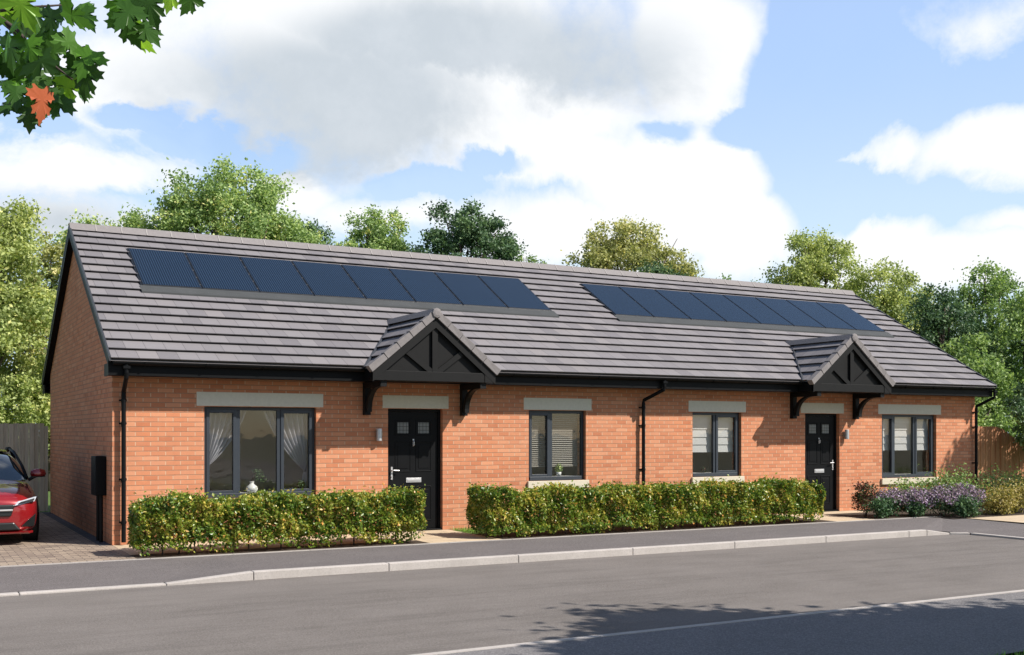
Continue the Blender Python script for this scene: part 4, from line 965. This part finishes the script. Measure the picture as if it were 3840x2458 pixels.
        b_ = MB(); b_.tube([(s * .84, 1.55, .93), (s * .95, 1.53, .99)], [.03, .025], 8); b_.box(s * .90, s * 1.10, 1.50, 1.56, .972, .99); b_.build('mirror_stalk', M['grille'], mo)
        for yw in (.84, 3.55):
            w = MB(); w.lathe([(.20, -.11), (.295, -.11), (.32, -.08), (.32, .08), (.295, .11), (.20, .11)], (s * .80, yw, .32), 32, 'x'); wo = w.build('wheel', M['tyre'], e, smooth=False, bevel=.004)
            r = MB(); xr = s * .895
            r.lathe([(.205, -.02), (.215, .0), (.20, .01), (.19, -.0)], (xr, yw, .32), 32, 'x'); r.lathe([(.05, -.02), (.05, .01), (.02, .015)], (xr, yw, .32), 16, 'x')
            for q in range(10):
                a = 2 * math.pi * q / 10; r.tube([(xr, yw + .04 * math.cos(a), .32 + .04 * math.sin(a)), (xr, yw + .20 * math.cos(a), .32 + .20 * math.sin(a))], [.016, .012], 5)
            r.build('rim', M['rim'], wo)
            ar = MB(); ar.lathe([(.30, 0), (.365, .0), (.372, .006), (.365, .012), (.30, .012)], (s * .893 - (.006), yw, .33), 32, 'x'); ar.build('wheel_arch', M['grille'], e)
    gr = MB(); gr.hexa([(-.46, -.03, .44), (.46, -.03, .44), (.46, .06, .44), (-.46, .06, .44), (-.52, -.02, .62), (.52, -.02, .62), (.50, .06, .62), (-.50, .06, .62)]); go = gr.build('grille', M['grille'], e, bevel=.02)
    cb = MB(); cb.box(-.48, .48, -.055, -.02, .525, .55); cb.build('grille_bar', M['steel'], go, bevel=.006)
    li = MB(); li.hexa([(-.60, -.03, .23), (.60, -.03, .23), (.60, .06, .23), (-.60, .06, .23), (-.50, -.035, .35), (.50, -.035, .35), (.50, .06, .35), (-.50, .06, .35)]); li.build('lower_intake', M['grille'], e, bevel=.02)
    sp = MB(); sp.hexa([(-.72, -.02, .175), (.72, -.02, .175), (.78, .10, .175), (-.78, .10, .175), (-.70, -.045, .205), (.70, -.045, .205), (.78, .10, .215), (-.78, .10, .215)]); sp.build('front_splitter', M['carpaint'], e, bevel=.01)
    return e
car(-1.80, .74)

# ---------------------------------------------------------------- light, sky, camera
SUN = Vector((.9, -1.0, 1.337)).normalized()
ld = bpy.data.lights.new('sun', 'SUN'); ld.energy = 5.0; ld.angle = R(.53); ld.color = (1.0, .93, .84)
lo = bpy.data.objects.new('sun', ld); COL.objects.link(lo); lo.rotation_euler = SUN.to_track_quat('Z', 'Y').to_euler()

w = bpy.data.worlds.new('World'); sc.world = w; w.use_nodes = True; nt = w.node_tree; nt.nodes.clear(); t = NT(nt)
STR = .09
sky = nt.nodes.new('ShaderNodeTexSky'); sky.sky_type = 'NISHITA'; sky.sun_disc = False; sky.sun_elevation = math.asin(SUN.z); sky.sun_rotation = math.atan2(SUN.x, SUN.y)
sky.air_density = 1.0; sky.dust_density = .6; sky.ozone_density = 1.6
D = t.n('ShaderNodeTexCoord').outputs['Generated']; x, y, z = t.sep(D)
az = t.m('ARCTAN2', x, y); el = t.m('ARCSINE', t.m('MINIMUM', t.m('MAXIMUM', z, -1.0), 1.0))
F_, HYD = 2577.0, 1018.0
def azel(xd, yd):
    a = math.atan((xd - 1203) / F_); e = math.atan((HYD - yd) / F_ * math.cos(a)); return a + R(29.034), e
nA = t.noise(D, 5.0, 9, .62, .4); nB = t.noise(D, 17.0, 6, .65); nC = t.noise(t.vm('ADD', D, (3.1, 1.7, .4)), 3.2, 6, .55)
wz = t.m('MULTIPLY', t.m('SUBTRACT', nA, .5), .12); wz2 = t.m('MULTIPLY', t.m('SUBTRACT', nC, .5), .12)
AE = t.comb(t.m('ADD', az, wz2), t.m('ADD', el, wz), 0.0)
def blob(xd, yd, rx, ry, pw=1.0):
    a, e = azel(xd, yd); v = t.vm('DIVIDE', t.vm('SUBTRACT', AE, (a, e, 0)), (rx / F_, ry / F_, 1.0)); v2 = t.vm('MULTIPLY', v, (1, 1, 0))
    return t.m('MULTIPLY', t.m('SUBTRACT', 1.0, t.vm('LENGTH', v2)), pw)
def union(L_):
    r = L_[0]
    for q in L_[1:]: r = t.m('MAXIMUM', r, q)
    return r
white = union([blob(900, 150, 840, 330), blob(1640, 90, 190, 190), blob(1600, 430, 330, 190), blob(1770, 520, 165, 150), blob(1300, 370, 320, 100), blob(1150, 270, 500, 160),
               blob(150, 385, 300, 50, .75), blob(60, 330, 200, 60, .5), blob(300, 200, 300, 150), blob(60, 470, 300, 60, .75), blob(240, 500, 300, 50, .5), blob(660, 450, 120, 110), blob(900, 520, 500, 60, .6), blob(1350, 560, 400, 110),
               blob(2350, 335, 175, 80), blob(2000, 342, 210, 60, 1.25), blob(2350, 20, 170, 50, .25), blob(2280, 610, 440, 95), blob(2080, 560, 170, 70), blob(2400, 505, 130, 35, .6)])
holes = union([blob(300, 268, 130, 46), blob(420, 320, 130, 44), blob(540, 368, 130, 34), blob(1575, 288, 85, 34, .5), blob(1800, 262, 140, 62), blob(1000, 435, 190, 45, .8), blob(1170, 395, 110, 40, .8), blob(60, 290, 110, 50, .6), blob(1950, 250, 190, 330, 1.2), blob(640, 350, 90, 40, .5)])
outside = t.m('MULTIPLY', t.smooth(t.vm('LENGTH', t.comb(t.m('SUBTRACT', az, R(29)), t.m('SUBTRACT', el, .15), 0.0)), .55, .8), t.m('MULTIPLY', t.m('SUBTRACT', nC, .60), 4.0))
dens = t.m('ADD', t.m('SUBTRACT', white, t.m('MULTIPLY', t.m('MAXIMUM', holes, 0.0), 1.35)), t.m('MULTIPLY', t.m('SUBTRACT', nB, .5), .75))
dens = t.m('ADD', dens, t.m('MULTIPLY', t.m('SUBTRACT', nA, .5), .75)); dens = t.m('MAXIMUM', dens, outside)
cov = t.smooth(dens, -.20, .52)
grey = union([blob(760, 250, 520, 190), blob(1050, 110, 480, 130, .9), blob(1350, 120, 330, 130, .6), blob(640, 330, 260, 80), blob(100, 480, 250, 60, .35)])
gf = t.smooth(t.m('ADD', grey, t.m('MULTIPLY', t.m('SUBTRACT', nA, .45), 1.2)), .0, .55)
ccol = t.mix(gf, (.74, .75, .76), (.44, .485, .53))
ccol = t.mix(t.m('MULTIPLY', t.smooth(nB, .35, .7), .22), ccol, (.63, .66, .70))
haze = t.smooth(el, .33, .12)
skyc = t.mix(1.0, t.vm('SCALE', sky.outputs[0]), (1, 1, 1), 'MULTIPLY'); skyc_n = sky.outputs[0]
# thin high veil lightens the clear sky as in the photograph
veil = t.mix(t.m('MULTIPLY', t.m('MULTIPLY', t.smooth(el, .62, .30), t.smooth(t.vm('DOT_PRODUCT', D, (.485, .874, 0.0)), .45, .78)), .80), skyc_n, t.mix(haze, tuple(v / STR for v in (.265, .455, .82)), tuple(v / STR for v in (.47, .64, .80))))
cl = t.vm('DIVIDE', ccol, (STR, STR, STR))
fin = t.mix(cov, veil, cl)
bg = t.n('ShaderNodeBackground', Color=fin, Strength=STR); o = t.n('ShaderNodeOutputWorld'); nt.links.new(bg.outputs[0], o.inputs[0])
w.cycles.sampling_method = 'MANUAL'; w.cycles.sample_map_resolution = 512

cd = bpy.data.cameras.new('camera'); co = bpy.data.objects.new('camera', cd); COL.objects.link(co)
co.location = (-2.768, -17.453, 1.7); co.rotation_euler = (R(90), 0, R(-29.034)); cd.sensor_width = 36; cd.sensor_fit = 'HORIZONTAL'; cd.lens = 38.565; cd.shift_y = .1033; cd.clip_start = .1; cd.clip_end = 2000
sc.camera = co
sc.render.engine = 'CYCLES'; sc.cycles.max_bounces = 8; sc.cycles.diffuse_bounces = 3; sc.cycles.glossy_bounces = 3; sc.cycles.transparent_max_bounces = 12; sc.cycles.transmission_bounces = 4
sc.cycles.caustics_reflective = False; sc.cycles.caustics_refractive = False
sc.view_settings.view_transform = 'Standard'; sc.view_settings.look = 'None'; sc.view_settings.exposure = .50; sc.view_settings.gamma = 1
sc.render.resolution_x = 1024; sc.render.resolution_y = 655
